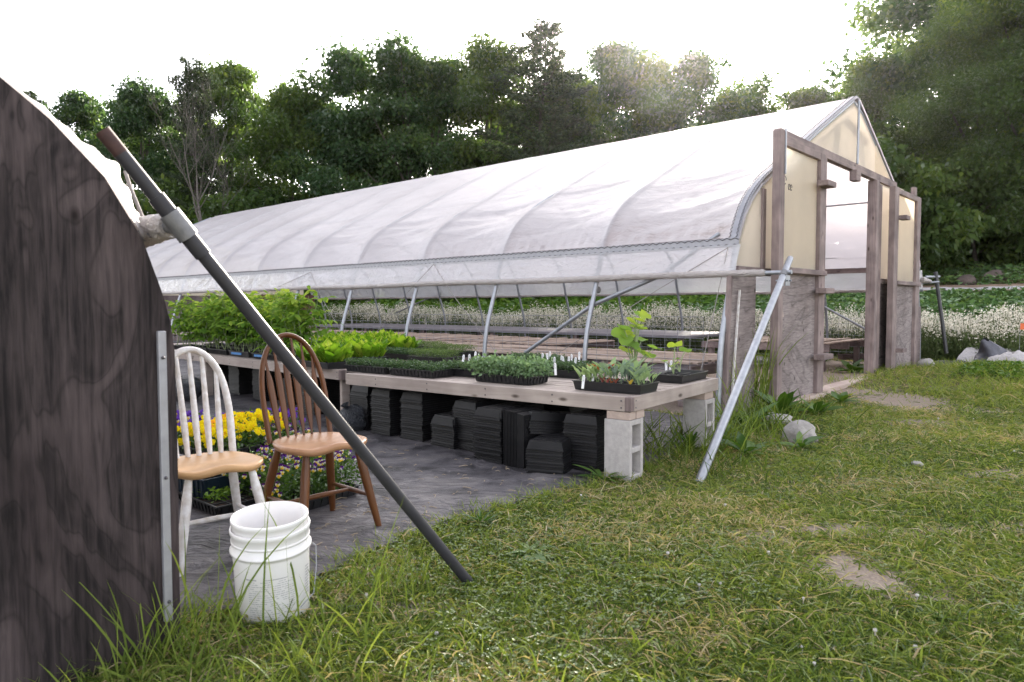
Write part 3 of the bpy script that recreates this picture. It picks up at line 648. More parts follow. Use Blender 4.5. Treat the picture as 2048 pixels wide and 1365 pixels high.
def rosette(name, label, cat, x, y, n, L, W, mat, seed, up=(.5, 1.1), z=None, group=None, rndr=(.1, .7), rz=0, bend=-.45, parent=None, wav=.03, stalk=.2):
    rs = random.Random(seed); parts = []
    for i in range(n):
        l = L*rs.uniform(.6, 1.1); v, f = big_leaf(l, W*rs.uniform(.7, 1.1)*l/L, .2, bend*rs.uniform(.6, 1.3), wav=wav, stalk=stalk); a = i*2.4+rs.uniform(-.3, .3); e = rs.uniform(*up)
        R = Matrix.Rotation(a, 3, 'Z') @ Matrix.Rotation(-e, 3, 'Y') @ Matrix.Rotation(rs.uniform(-.4, .4), 3, 'X')
        v = v @ np.array(R).T; parts.append((v, f, np.full(len(v), rs.uniform(*rndr))))
    V, F, a = join(parts); o = npmesh(name, V, F, mat, parent, {'rnd': a}, smooth=True)
    if z is None: z = hz(x, y)
    o.location = (x, y, z); tag(o, label, cat, group); return o
def dock(px, py, n, L, W, label, seed, **k):
    P = PZ(px, py); return rosette('broadleaf_weed', label, 'weed', P.x, P.y, n, L, W, M['weed'], seed, **k)
dock(1560, 838, 16, .42, .13, 'large dock plant with broad upright leaves in front of the door post', 1, up=(.6, 1.3))
dock(1500, 860, 14, .32, .10, 'dock plant low beside the plywood base panel', 2, up=(.4, 1.2))
dock(1630, 835, 14, .28, .09, 'leafy dock beside the grey stone', 3)
dock(1490, 915, 12, .25, .09, 'broad-leaved weed right of the leaning bright strut', 4)
dock(1600, 905, 12, .20, .07, 'weed rosette in front of the grey stone', 5)
dock(1680, 812, 12, .22, .08, 'small weed by the end of the door sill', 6)
dock(1205, 965, 11, .24, .06, 'weed with drooping leaves at the left foot of the concrete block', 7, up=(.3, .9))
dock(1062, 1108, 16, .17, .045, 'flat plantain rosette in the mown grass', 8, up=(.1, .5), rndr=(.4, .9))
dock(960, 1052, 22, .11, .02, 'dark bushy sprig at the edge of the black cloth', 9, up=(.5, 1.4), rndr=(0, .3))
dock(1840, 1245, 10, .12, .04, 'small plantain at the lower right of the grass', 10, up=(.1, .5))
dock(1380, 905, 14, .22, .04, 'leafy weed behind the concrete block', 12, up=(.5, 1.4))
dock(1445, 890, 16, .26, .05, 'weed clump between the bench end and the strut', 13, up=(.5, 1.4))
rs = np.random.RandomState(4); mb = MB()
for i in range(48):
    y = 2+7*rs.rand()**1.3; x = y*rs.uniform(-.3, .9)
    if bool(in_fabric(x, y, -.1)) or ((x-GO.x)*GV.x+(y-GO.y)*GV.y > 0 and (x-GO.x)*GU.x+(y-GO.y)*GU.y > 0): continue
    r = rs.uniform(.005, .009); mb.lathe([(r*.3, -r), (r, -r*.3), (r, r*.4), (r*.5, r)], 7, (x, y, hz(x, y)+.024))
    mb.tube([(x, y, hz(x, y)), (x, y, hz(x, y)+.02)], .0015, 4)
o = mb.build('clover_blossoms', M['blossomw']); tag(o, 'small white clover blossoms scattered over the mown grass', 'clover', kind='stuff')
def stone(px, py, sx, sy, sz_, label, seed, rz=0):
    P = PZ(px, py); rs = random.Random(seed); bm = MB(); N = 14; prof = [(math.cos(t), math.sin(t)) for t in np.linspace(-1.5, 1.5, 12)]
    bm.lathe(prof, N); f = [rs.uniform(1.5, 3) for _ in range(4)]
    def dsp(p):
        q = Vector(p); k = 1+.10*math.sin(f[0]*q.x*2+seed)+.08*math.sin(f[1]*q.y*2+q.z*3)+.07*math.cos(f[2]*q.z*3+q.x)
        m_ = max(abs(q.x), abs(q.y), abs(q.z)*1.05); return (q*k*(.72+.28/m_ if m_ > .1 else 1))
    bm.v = [tuple(dsp(p)) for p in bm.v]; bm.v = [(x*sx, y*sy, z*sz_) for x, y, z in bm.v]
    o = bm.build('stone', M['rock']); o.location = (P.x, P.y, hz(P.x, P.y)+sz_*.55); o.rotation_euler = (.1, .15, rz); tag(o, label, 'stone')
stone(1600, 888, .135, .12, .11, 'rounded light grey stone in the weeds before the left door', 3, .4)
stone(1556, 850, .13, .09, .06, 'flat stone under the dock leaves at the foot of the left door', 5, .2)
stone(1850, 757, .16, .12, .10, 'brown stone at the foot of the right door', 6, .8)
stone(1833, 938, .05, .035, .022, 'small pale pebble lying in the grass at the right', 8, .8)
# ================================================================== GREENHOUSE
HALF = [(-.02, 0), (0, .35), (.03, .76), (.16, 1.16), (.255, 1.42), (.36, 1.80), (.47, 2.02), (.635, 2.23), (.86, 2.41), (1.15, 2.58), (1.6, 2.80), (2.28, 3.14), (2.76, 3.38), (3.5, 3.74), (4.194, 4.07)]
def smooth_path(P, n):
    P = np.array(P, float); d = np.r_[0, np.cumsum(np.linalg.norm(np.diff(P, axis=0), axis=1))]; t = np.linspace(0, d[-1], n)
    # catmull style through monotone-ish interpolation: blur the linear interpolation slightly
    q = np.stack([np.interp(t, d, P[:, k]) for k in range(P.shape[1])], 1); k = max(1, n//40)
    for _ in range(2):
        for i in range(k): q[1:-1] = (q[:-2]+2*q[1:-1]+q[2:])/4
    return q
HP = smooth_path(HALF, 90)
def arch_h(u):
    u = min(u, GW-u); return float(np.interp(u, HP[:, 0], HP[:, 1]))
def hoop_pts(v, off=0):
    L = [(p[0]+off, v, p[1]+.004) for p in HP[::3]]; return L+[(GW-x, v, z) for x, _, z in reversed(L[:-1])]
gh = gthing('greenhouse', 'long plastic-covered greenhouse with wooden double doors standing open at its near end', 'greenhouse')
def part(mb, name, m, par=gh, **k): return mb.build(name, m, par, **k)
# hoops, each one its own part
hm = None
for k in range(13):
    v = .03 if k == 0 else .069+k*SP
    if k == 0: part(MB().tube(hoop_pts(v, .02), .030, 10), 'hoop', M['galv'])
    elif hm is None:
        o = part(MB().tube(hoop_pts(0, .0), .028, 10), 'hoop', M['galv']); o.location = (0, v, 0); hm = o
    else: c = hm.copy(); C.objects.link(c); c.location = (0, v, 0)
part(MB().tube([(GW/2, 0, 4.0), (GW/2, GL-.9, 4.0)], .02, 8), 'ridge_pole', M['galvd'])
for u, z in ((1.9, 2.92), (GW-1.9, 2.92)): part(MB().tube([(u, 0, z-.03), (u, GL-1, z-.03)], .016, 8), 'purlin', M['galvd'])
for k in range(1, 12, 2):
    v = .069+k*SP; part(MB().tube([(1.5, v+.03, 2.70), (GW-1.5, v+.03, 2.70)], .017, 8), 'collar_tie', M['galvd'])
for x in (.37, GW-.37): part(MB().beam((x, .05, 1.80), (x, GL-.7, 1.80), .04, .10), 'hip_board', M['old_y'], bevel=.003)
# aluminium film lock with its zigzag wire on both hip boards and along the near arch
for sg in (0, 1):
    f = (lambda u: u) if sg == 0 else (lambda u: GW-u)
    part(MB().beam((f(.335), -.02, 1.80), (f(.335), GL-.7, 1.80), .012, .085), 'film_lock', M['alu'])
    for zz in (1.768, 1.832):
        n = 470; P = [(f(.325)-(0 if sg else .0), -.02+i*.044, zz+.010*(1 if i % 2 else -1)) for i in range(n)]; part(MB().tube(P, .0045, 4, False), 'lock_wire', M['dwire'])
ab = []
for side_ in (0, 1):
    L = [(p[0]-.035*(1 if p[1] < 2.6 else .6), p[1]+.03) for p in HP if p[1] > 1.80]
    Pp = [Vector((u if side_ == 0 else GW-u, .03, z)) for u, z in L]
    mbx = MB()
    for a, b in zip(Pp[::2], Pp[2::2]+[Pp[-1]]):
        if (b-a).length > .01: mbx.beam(a, b+(b-a)*.02, .085, .012, up=Vector((b-a)).cross(Vector((0, 1, 0))))
    part(mbx, 'film_lock', M['alu'])
    for dv in (-.015, .06):
        P = []
        for i in range(len(Pp)-1):
            for j in range(3):
                q = Pp[i].lerp(Pp[i+1], j/3); P.append((q.x+(-.008 if side_ == 0 else .008), .02+dv+.008*((-1)**len(P)), q.z+.012))
        part(MB().tube(P, .0045, 4, False), 'lock_wire', M['dwire'])
# film over the roof
FARV = GL
def endround(v): return np.clip((v-(GL-1.6))/1.6, 0, 1)
def roof():
    prof = [(p[0]-.04*(1 if p[1] < 2.5 else .5), p[1]+.02) for p in HP if p[1] > 1.79]
    full = prof+[(GW-u, z) for u, z in reversed(prof[:-1])]; full = np.array(full)
    d = np.r_[0, np.cumsum(np.linalg.norm(np.diff(full, axis=0), axis=1))]; T = d[-1]
    na = 150; s = np.linspace(0, T, na); A = np.stack([np.interp(s, d, full[:, 0]), np.interp(s, d, full[:, 1])], 1)
    tg = np.gradient(A, axis=0); nn = np.stack([tg[:, 1], -tg[:, 0]], 1); nn = -nn/np.linalg.norm(nn, axis=1, keepdims=True)
    v = np.arange(0, GL+.001, .045); Vv, S_ = np.meshgrid(v, s, indexing='ij'); ss = np.minimum(S_, T-S_)
    ph = (Vv-.069)/SP; fr = ph-np.floor(ph); bel = np.sin(PI*fr)**.8
    haun = np.exp(-((ss-.85)/.75)**2)
    rdg = np.clip((T/2-ss)/1.2, 0, 1)**.7; sag = -bel*(.032*rdg+.075*haun)
    wr = np.zeros_like(sag)
    wx = Vv+.5*(fbm(Vv*.6, ss*.9, 3)-.5)
    q = ss*9+wx*2.6+2.2*fbm(Vv*1.1+3, ss*1.4, 3)
    wr += .022*(fbm(q*.9, wx*.45+20, 3)-.5)*2*np.clip(.25+haun*1.2+np.exp(-ss/2.5)*.5, 0, 1.3)
    q2 = ss*20+wx*6; wr += .006*(fbm(q2, wx*.8, 2)-.5)*2*(haun+.15)
    # gathers where the film is locked at the hip board
    wr += .011*np.sin(Vv*38+6*fbm(Vv*2, ss, 2))*np.exp(-ss/.22)*np.clip(fbm(Vv*.8, Vv*0+2, 2)*2-.5, 0, 1)
    rib = np.exp(-(np.minimum(fr, 1-fr)*SP/.035)**2)*.012*rdg
    D = (sag+wr*bel**.4+rib)*np.clip(ss/.06, 0, 1)
    X = np.interp(S_, s, A[:, 0])+np.interp(S_, s, nn[:, 0])*D; Zz = np.interp(S_, s, A[:, 1])+np.interp(S_, s, nn[:, 1])*D
    # far end comes down in a rounded hip
    e = endround(Vv); k = 1-.16*e**2; X = GW/2+(X-GW/2)*k; Zz = 1.8+(Zz-1.8)*(1-.22*e**2)
    o = npmesh('roof_film', np.stack([X, Vv-.03, Zz], -1).reshape(-1, 3), gridfaces(*X.shape), M['film'], gh, smooth=True); return o
roof()
def curtain(far):
    v = np.arange(-.05, GL-.6, .025); t = np.linspace(0, 1, 16); Vv, T = np.meshgrid(v, t, indexing='ij')
    zb = 1.462 if not far else 1.40; ub = .20 if not far else .21
    Zz = 1.77+(zb-1.77)*T; U_ = .315+(ub-.315)*T
    amp = .010+.022*np.clip((Vv-5)/6, 0, 1)
    d = amp*(fbm(Vv*6+T*1.5*np.sin(Vv*3), T*1.6+Vv*.2, 3)-.5)*2+.012*(fbm(Vv*2+T*3, T*3-Vv*2, 3)-.5)*2
    U_ = U_-d*np.sin(PI*np.clip(T*.9+.05, 0, 1))**.7-.008
    if far: U_ = GW-U_
    npmesh('side_curtain', np.stack([U_, Vv, Zz], -1).reshape(-1, 3), gridfaces(*Zz.shape), M['filmc'], gh, smooth=True)
curtain(False); curtain(True)
def rolled(u, z, v0, v1, vw0, r=.036, par=None, nm='roll_bar'):
    n = int((v1-vw0)/.03); P = [(u, vw0+(v1-vw0)*i/n, z+.006*math.sin(i*.05)) for i in range(n+1)]
    R = [r*(.93+.16*float(vnoise(i*.35, 3))+.05*math.sin(i*1.9)) for i in range(n+1)]; R[0] = r*.75
    o = part(MB().tube([(u, v0, z), (u, vw0+.3, z)], .0215, 12), nm, M['galv'], par or gh)
    part(MB().tube(P, R, 14), 'rolled_film', M['wrap'], par or gh)
rolled(.20, 1.462, -.62, GL-.6, -.36)
rolled(GW-.20, 1.40, -.05, GL-.6, .0, .03)
# far-side bar sticking out to the black strut
part(MB().tube([(GW+.12, -.25, 1.56), (GW-.1, .6, 1.50)], .020, 8), 'roll_bar_end', M['galv'])
part(MB().tube([(GW-.25, -.02, 1.60), (GW+.02, -.12, 1.575)], [.07, .03], 8), 'rolled_film', M['wrap'])
# ---- near gable: frame
fr = lambda name, a, b, w_, h_, ax, **k: part(MB().beam(a, b, w_, h_, **k), name, M['old_'+ax], bevel=.004)
hd0 = 3.03
part(MB().box(1.35, 6.25, -.045, .04, hd0, hd0+.11), 'header_beam', M['old_x'], bevel=.005)
part(MB().box(3.93, 4.12, -.10, .0, hd0-.15, hd0-.002), 'latch_block', M['old_x'], bevel=.006)
part(MB().box(5.02, 5.17, -.075, .06, .0, hd0-.003), 'door_jamb', M['old_z'], bevel=.006)
part(MB().box(2.47, 2.60, -.045, .06, .0, hd0-.003), 'door_jamb', M['old_z'], bevel=.006)
part(MB().box(5.30, 5.42, -.045, .05, .0, 3.0), 'stud', M['old_z'], bevel=.005)
part(MB().box(.92, 1.00, -.03, .04, 1.55, arch_h(.96)-.05), 'stud', M['old_z'], bevel=.004)
part(MB().box(.30, 2.46, -.035, .04, 1.47, 1.55), 'mid_rail', M['old_x'], bevel=.004)
part(MB().box(5.43, 8.05, -.035, .04, 1.47, 1.55), 'mid_rail', M['old_x'], bevel=.004)
part(MB().box(1.2, 5.3, -.16, .02, -.04, .065), 'door_sill', M['new_x'], bevel=.008)
part(MB().tube([(4.08, -.06, hd0+.10), (4.20, -.03, 4.04)], .017, 8), 'king_post', M['galv'])
# timber truss standing just behind the gable sheets
for a, b in (((2.7, .14, 3.20), (3.95, .14, 3.78)), ((3.95, .14, 3.78), (4.95, .14, 3.62)), ((3.6, .14, 3.14), (3.62, .14, 3.66)), ((4.85, .14, 3.14), (4.60, .14, 3.68)), ((1.3, .14, 2.3), (2.46, .14, 2.95))):
    part(MB().beam(a, b, .04, .10, up=(0, 1, 0)), 'truss_member', M['old_x'])
# sheets of twinwall
def sheet(u0, u1, z0, top, name='twinwall_panel', v=.0, m='poly', th=.008):
    us = np.arange(u0, u1+.04, .08); us[-1] = u1; mb = MB(); V = []
    for u in us: V += [(u, v, z0), (u, v, max(z0+.01, top(u)))]
    F = [(2*i, 2*i+2, 2*i+3, 2*i+1) for i in range(len(us)-1)]; mb.add(V, F); o = part(mb, name, M[m])
    s = o.modifiers.new('solid', 'SOLIDIFY'); s.thickness = th; s.offset = 0; return o
tp = lambda u: arch_h(u)-.03
sheet(.30, 2.47, 1.51, lambda u: min(tp(u), 9)); sheet(1.32, 6.9, hd0+.06, tp, v=.012); sheet(5.17, 8.08, 1.51, lambda u: min(tp(u), 9), v=-.006)
sheet(.10, .80, -.02, lambda u: 1.48 if u > .3 else min(1.48, 1.48*(u+.0)/.3+.4), 'plywood_panel', v=.0, m='ply', th=.016)
sheet(1.45, 2.47, -.02, lambda u: 1.48, 'plywood_panel', v=.02, m='ply', th=.016)
sheet(5.45, GW-.12, -.02, lambda u: 1.48 if u < GW-.3 else 1.1, 'plywood_panel', v=.0, m='ply', th=.016)
part(MB().box(.04, .085, -.03, .02, .0, 1.45, Matrix.Rotation(.07, 4, 'Y')), 'corner_board', M['old_z'], bevel=.004)
part(MB().beam((.20, -.03, .25), (.335, -.035, 1.30), .018, .018), 'white_stake', M['white'])
# far gable, closed
sheet(.35, GW-.35, 1.5, lambda u: 1.8+(arch_h(u)-1.8)*.72, v=GL-.3, m='poly'); sheet(.1, GW-.1, 0, lambda u: 1.5, 'plywood_panel', v=GL-.3, m='ply')
# ---- door leaves
def leaf(u0, u1, v, z0, z1, blocks, extra, lab, yaw, wl=.13, wr=.21):
    root = part(MB().box(0, wl, -.09, .0, 0, z1-z0+extra), 'door', M['old_z'], bevel=.006)   # hinge-side stile is the root of the leaf
    root.location = (u0, v, z0); root.rotation_euler = (0, 0, yaw); root['label'] = lab; W_ = u1-u0; H_ = z1-z0
    r = lambda mb, n, m, **k: mb.build(n, M[m], root, **k)
    r(MB().box(W_-wr, W_, -.075, .0, .0, H_), 'stile', 'old_z', bevel=.006)
    r(MB().box(wl+.002, W_-wr-.002, -.072, -.01, H_-.085, H_-.002), 'top_rail', 'old_x', bevel=.005)
    r(MB().box(wl+.002, W_-.0, -.10, -.0765, 1.44, 1.50), 'mid_rail', 'old_x', bevel=.005)
    r(MB().box(wl+.002, W_-wr-.002, -.074, -.03, 1.43, 1.50), 'mid_rail', 'old_x', bevel=.004)
    r(MB().box(wl-.04, W_+.0, -.12, -.02, -.075, -.003), 'bottom_rail', 'new_x', bevel=.005)
    r(MB().box(wl-.01, W_-wr+.01, -.028, -.020, 1.50, H_-.086), 'twinwall_panel', 'poly')
    r(MB().box(wl-.01, W_-wr+.01, -.028, -.014, .0, 1.43), 'plywood_panel', 'ply')
    for bz, bx, bl in blocks: r(MB().box(bx, bx+bl, -.20, -.0765, bz, bz+.065), 'wood_block', 'old_x', bevel=.005)
    return root
L1 = leaf(.90, 2.40, -.13, .06, 2.97, ((2.50, 1.17, .30), (1.22, 1.17, .30), (.42, 1.14, .34)), .05, 'open left door leaf with three wooden blocks and tan panel', 0)
L1c = MB().box(.105, .125, -.105, -.0905, 2.5, 2.98).build('metal_strip', M['galv'], L1)
for (x, z, r_) in ((.40, 2.46, .03), (.52, 2.40, .022), (.58, 2.40, .022)):
    MB().tube([(x-.12+r_*math.cos(a)*(1+.2*math.sin(3*a)), -.031, z+r_*1.5*math.sin(a)) for a in np.linspace(0, 5.6, 14)], .004, 4).build('scribble', M['dwire'], L1)
# torn corner of the plywood by the left stile
MB().add([(.131, -.034, .95), (.30, -.034, .95), (.131, -.034, 1.42)], [(0, 1, 2)]).build('plywood_scrap', M['new_z'], L1)
L2 = leaf(5.50, 7.22, -.12, .02, 2.98, ((2.46, .24, .22), (.36, .22, .24),), .0, 'open right door leaf with sagging weathered frame', 0, .23, .24)
MB().box(1.30, 1.42, -.07, -.002, 2.96, 3.10).build('stile_end', M['old_z'], L2, bevel=.005)
# brace pipe from the corner hoop down to the fourth foot
def pu(px, py, u): v, h = PUp(px, py, u); return (u, v, h)
b0 = pu(1470, 470, .42); b1 = pu(1330, 602, .25); b2 = pu(1186, 612+0, .20)
b1 = pu(1310, 603-18+0, .26); b2 = pu(1185, 612, .20); b3 = pu(1050, 706, .08)
part(MB().tube([pu(1440, 470, .40), pu(1320, 568-14, .28), b2], .024, 10), 'brace_pipe', M['galv']); part(MB().tube([b2, b3], .024, 10), 'brace_pipe', M['galv'])
part(MB().tube([(b2[0]-.03, b2[1], b2[2]-.05), (b2[0]-.01, b2[1], b2[2]+.05)], .034, 10), 'pipe_clamp', M['cast'])
# far side brace
part(MB().tube([(GW-.1, .4, .35), (GW-.35, -.0+2.6, 1.62)], .022, 8), 'brace_pipe', M['galvd'])
part(MB().tube([(GW-.1, 15.5, .9), (GW-.2, 13.0, 1.6)], .024, 8), 'brace_pipe', M['galvd'])
part(MB().tube([(.3, .069+1*SP, 1.33), (.3, .069+1*SP+.05, 1.33)], .04, 8), 'pipe_clamp', M['cast'])
# anti-billow cords
def cord(pts): part(MB().tube(pts, .0045, 5, False), 'cord', M['rope'])
hips = [pu(1457, 498, .27), pu(868, 528, .27), pu(622, 542, .27), (.27, 16.5, 1.76)]
anch = [pu(1032, 760, -.02), pu(712, 715, -.02), (-.02, 13.6, .3)]
cord([hips[0], pu(1398, 758, -.05)]); 
for i, a in enumerate(anch):
    bar0 = tuple(Vector(hips[i]).lerp(Vector(a), .28)); bar0 = (.135, bar0[1], bar0[2]); bar1 = tuple(Vector(hips[i+1]).lerp(Vector(a), .28)); bar1 = (.135, bar1[1], bar1[2])
    cord([hips[i], bar0, a]); cord([a, bar1, hips[i+1]])
# interior cord & rail seen through the doorway
part(MB().tube([(GW-.5, 0, 2.05), (GW-.5, GL-2, 2.05)], .005, 4, False), 'cord', M['rope'])
# ---- wire mesh panels along the near side
mm = None
for i in range(4):
    lab = ['square wire mesh panel behind the potted squash seedlings', 'square wire mesh panel behind the lettuce trays', 'square wire mesh panel behind the tomato plants', 'wire mesh panel at the hidden far end of the near side'][i]
    if mm is None:
        mb = MB()
        for k in range(33): mb.tube([(0, k*.15, .12), (0, k*.15, 1.02)], .0026, 4, False)
        for k in range(9): mb.tube([(0.004, 0, .12+k*.1125), (.004, 4.8, .12+k*.1125)], .0026, 4, False)
        mm = mb.build('wire_mesh', M['galvd']); o = mm
    else: o = mm.copy(); C.objects.link(o)
    p = gw(.10, .25+i*4.85); o.location = p; o.rotation_euler = (0, 0, GPH); tag(o, lab, 'wire mesh', 'wire mesh panels along the open side')
# and along the far side
for i in range(3):
    o = mm.copy(); C.objects.link(o); o.location = gw(GW-.12, 1.0+i*4.85, -.15); o.rotation_euler = (0, 0, GPH)
    tag(o, ['low wire mesh along the far side, nearest the doorway', 'low wire mesh along the far side, in the middle', 'low wire mesh along the far side, towards the far end'][i], 'wire mesh', 'wire mesh panels along the open side')
# ---- guide poles of the roll-up bars
def pole(name, lab, top, foot, r, m, clamp_at=None, cap=None):
    foot = Vector(foot); top = Vector(top); root = thing(name, lab, 'support pole', foot)
    d = top-foot; MB().tube([Vector((0, 0, 0)), d], r, 14).build('pole', M[m], root)
    return root, d
barend = gw(.20, -.55, 1.462); F1 = PZ(1395, 965); F1.z = hz(F1.x, F1.y)-.02
d = (barend-F1); top1 = F1+d*(1+.10)
r1, d1 = pole('support_pole', 'bright galvanised pipe leaning from the grass up to the rolled side bar', top1, F1, .031, 'galv')
MB().tube([d*.985-d.normalized()*.05+GV*.0, d*.985+d.normalized()*.045], .036, 12).build('clamp', M['cast'], r1)
mb = MB()
for s in (-1, 1): mb.box(-.055, .055, -.012+.03*s, -.004+.03*s, -.05, .05)
for sx in (-.038, .038): mb.tube([(sx, -.06, 0), (sx, .06, 0)], .009, 8)
o = mb.build('clamp_bolts', M['galv'], r1, bevel=.002); o.location = d*.985+Vector((0, 0, -.06)); o.rotation_euler = (0, 0, GPH)
F2 = PD(1893, 702, 13.2); T2 = PD(1871, 560, 13.5); F2.z -= .1
r2, d2 = pole('support_pole', 'black upright pole on the far side of the greenhouse beside the cream flowers', T2+Vector((0, 0, .10)), F2, .034, 'black')
MB().tube([T2-F2+Vector((-.25, -.12, 0)), T2-F2+Vector((.10, .04, .01))], .024, 8).build('cross_clamp', M['galv'], r2)

# ================================================================== NEIGHBOUR TUNNEL (left)
n0 = PZ(358, 1292, 0.0); nv = uv(n0)[1]; nu = uv(n0)[0]
PLY = [(357, 1292), (356, 1150), (355, 1000), (353, 850), (349, 700), (341, 641), (327, 588), (308, 535), (286, 474), (246, 408), (211, 350), (154, 289), (101, 232), (44, 183), (0, 146)]
E = [PVp(px, py, nv) for px, py in PLY]
E = [(u-nu, h) for u, h in E]; E[0] = (0, -.05)
nt_ = gthing('tunnel', 'neighbouring plastic tunnel whose dark weathered plywood end wall fills the left edge', 'greenhouse', None, nu, nv, 0)
lastu, lasth = E[-1]; slope = .50
ext = E+[(lastu-k*.5, lasth+slope*.5*k) for k in range(1, 5)]
cu = ext[-1][0]-.2; ch = ext[-1][1]+.08
prof = ext+[(cu, ch)]+[(2*cu-u, h) for u, h in reversed(ext)]
mb = MB(); us = sorted(set(round(p[0], 4) for p in prof))
# outline polygon extruded to a board 15 mm thick
V = [(u, 0, h) for u, h in prof]+[(u, .018, h) for u, h in prof]; n = len(prof)
F = [tuple(range(n)), tuple(range(2*n-1, n-1, -1))]+[(i, i+n, (i+1) % n+n, (i+1) % n) for i in range(n)]
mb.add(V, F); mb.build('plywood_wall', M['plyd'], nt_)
# arch hoops and film behind the plywood
filmE = [(110, 226), (154, 266), (193, 292), (222, 310), (236, 318), (244, 332), (264, 381), (286, 434), (298, 468)]
A2 = np.array([(u, h) for u, h in prof[:len(ext)+1]][::-1])
def film2():
    FE = [PVp(px, py, nv+.30) for px, py in filmE]; FE = [(u-nu, h) for u, h in FE]
    ply = [p for p in prof[:len(ext)+1] if p[1] > FE[0][1]+.05][::-1]
    near = [(u+.012, h+.012) for u, h in ply]+[(u, h) for u, h in [(E[i][0]+.012, E[i][1]+.006) for i in range(len(E)-1, 7, -1)]]
    far = [(u+.03, h+.03) for u, h in ply]+FE
    def rs_(P, n):
        P = np.array([p for p in P]); d = np.r_[0, np.cumsum(np.linalg.norm(np.diff(P, axis=0), axis=1))]; t = np.linspace(0, d[-1], n); return np.stack([np.interp(t, d, P[:, k]) for k in range(2)], 1)
    n_ = 300; a = rs_(near, n_); b = rs_(far, n_); vs = np.r_[0, .04, .10, .18, .30, np.linspace(.6, 9, 30)]; V = []
    for v in vs:
        k = min(1, v/.30)**.8; p = a*(1-k)+b*k; w_ = .006*np.sin(np.arange(n_)*.7+v*14)*(k if v < 1 else 1)
        V.append(np.stack([p[:, 0]+w_, np.full(n_, v+.02), p[:, 1]+w_], 1))
    npmesh('tunnel_film', np.concatenate(V), gridfaces(len(vs), n_), M['film2'], nt_, smooth=True)
    npmesh('tunnel_film', np.concatenate([v*[-1, 1, 1]+[2*cu, 0, 0] for v in V]), gridfaces(len(vs), n_), M['film2'], nt_, smooth=True)
film2()
for k in range(1, 6): MB().tube([(u-.06, k*1.6, h-.05) for u, h in prof], .024, 8).build('hoop', M['galvd'], nt_)
zb0 = PVp(330, 452, nv); bu = zb0[0]-nu; bz = zb0[1]
stub = .07
MB().tube([(bu-.0, -stub-.02, bz+.005), (bu-.04, .25, bz-.03), (bu-.03, 9, bz-.03)], .024, 12).build('roll_bar', M['galvd'], nt_)
n_ = 40; P = [(bu-.0-.02*i/n_, -stub+.02+i*.012, bz+.005-.02*i/n_) for i in range(n_)]; MB().tube(P, [.040*(.9+.12*math.sin(i*1.4)+.18*float(vnoise(i*.6, 9)))*(1+.4*i/n_) for i in range(n_)], 16).build('rolled_film', M['wrap'], nt_)
# metal strip on the board
s0 = PVp(319, 658, nv); s1 = PVp(330, 1236, nv)
MB().beam((s0[0]-nu, -.012, s0[1]), (s1[0]-nu, -.012, s1[1]), .026, .018, up=(0, 1, 0)).build('metal_strip', M['alu'], nt_, bevel=.003)
mb = MB()
for t in (.09, .5, .93): mb.lathe([(.001, .006), (.005, .004), (.006, 0)], 10, M=Matrix.Translation((s0[0]-nu+(s1[0]-s0[0])*t, -.022, s0[1]+(s1[1]-s0[1])*t)) @ Matrix.Rotation(PI/2, 4, 'X'))
mb.build('screw', M['dwire'], nt_)
# rope loop by the film edge
q = [PD(px, py, 2.45) for px, py in ((252, 338), (262, 370), (272, 395), (284, 425), (296, 452))]
o = MB().tube([Vector(p)-Vector(nt_.location) for p in q], .006, 6).build('rope', M['rope']); o.location = nt_.location; tag(o, 'thin dark rope hanging between the film edge and the leaning pipe', 'rope')
# leaning grey pipe with its fitting
Ff = PZ(937, 1165); Ff.z = -.03; 
Tf = PD(208, 258, 2.08)
foot_ = PD(937, 1168, Ff.y)
pp = thing('leaning_pipe', 'long grey steel pipe with rusty top end leaning across the view past both chairs', 'pipe', foot_)
d = Tf-foot_; MB().tube([Vector((0, 0, 0)), d], .0215, 18).build('pipe', M['dpipe'], pp)
MB().tube([d*.965, d*1.001], .0222, 18).build('rusty_end', M['rust'], pp)
def onp(t0, t1, r, nm, m): MB().tube([d*t0, d*t1], r, 18).build(nm, M[m], pp, bevel=.002)
# fractions along the pipe from pixels
def frac(px):
    best = min(((abs(1024+FPX*((foot_+d*t).x/((foot_+d*t).y)))-px, t) if False else (abs(proj(foot_+d*t)[0]-px), t)) for t in np.linspace(0, 1, 400)); return best[1]
def proj(P):
    x, y, z = P[0], P[1], P[2]-CAM_H; c, s = math.cos(PITCH), math.sin(PITCH); dd = y*c-z*s; up = y*s+z*c
    X = FPX*x/dd; Y = -FPX*up/dd; return 1024+X*math.cos(ROLL)-Y*math.sin(ROLL), 682.5+X*math.sin(ROLL)+Y*math.cos(ROLL)
ta, tb, tc, td = frac(408), frac(378), frac(340), frac(314)
onp(ta, td, .0262, 'sleeve', 'dpipe'); onp(tb, tc, .0325, 'tee_fitting', 'cast')
tm = d*((tb+tc)/2); world = foot_+tm
be = gw(nu+bu-.0, nv-stub+.0, bz+.005)-foot_
MB().tube([tm, be], .031, 16).build('tee_branch', M['cast'], pp, bevel=.002)
mid = tm.lerp(be, .35); MB().tube([mid+Vector((0, -.03, -.005)), mid+Vector((0, -.042, -.005))], .010, 6).build('set_screw', M['galv'], pp)
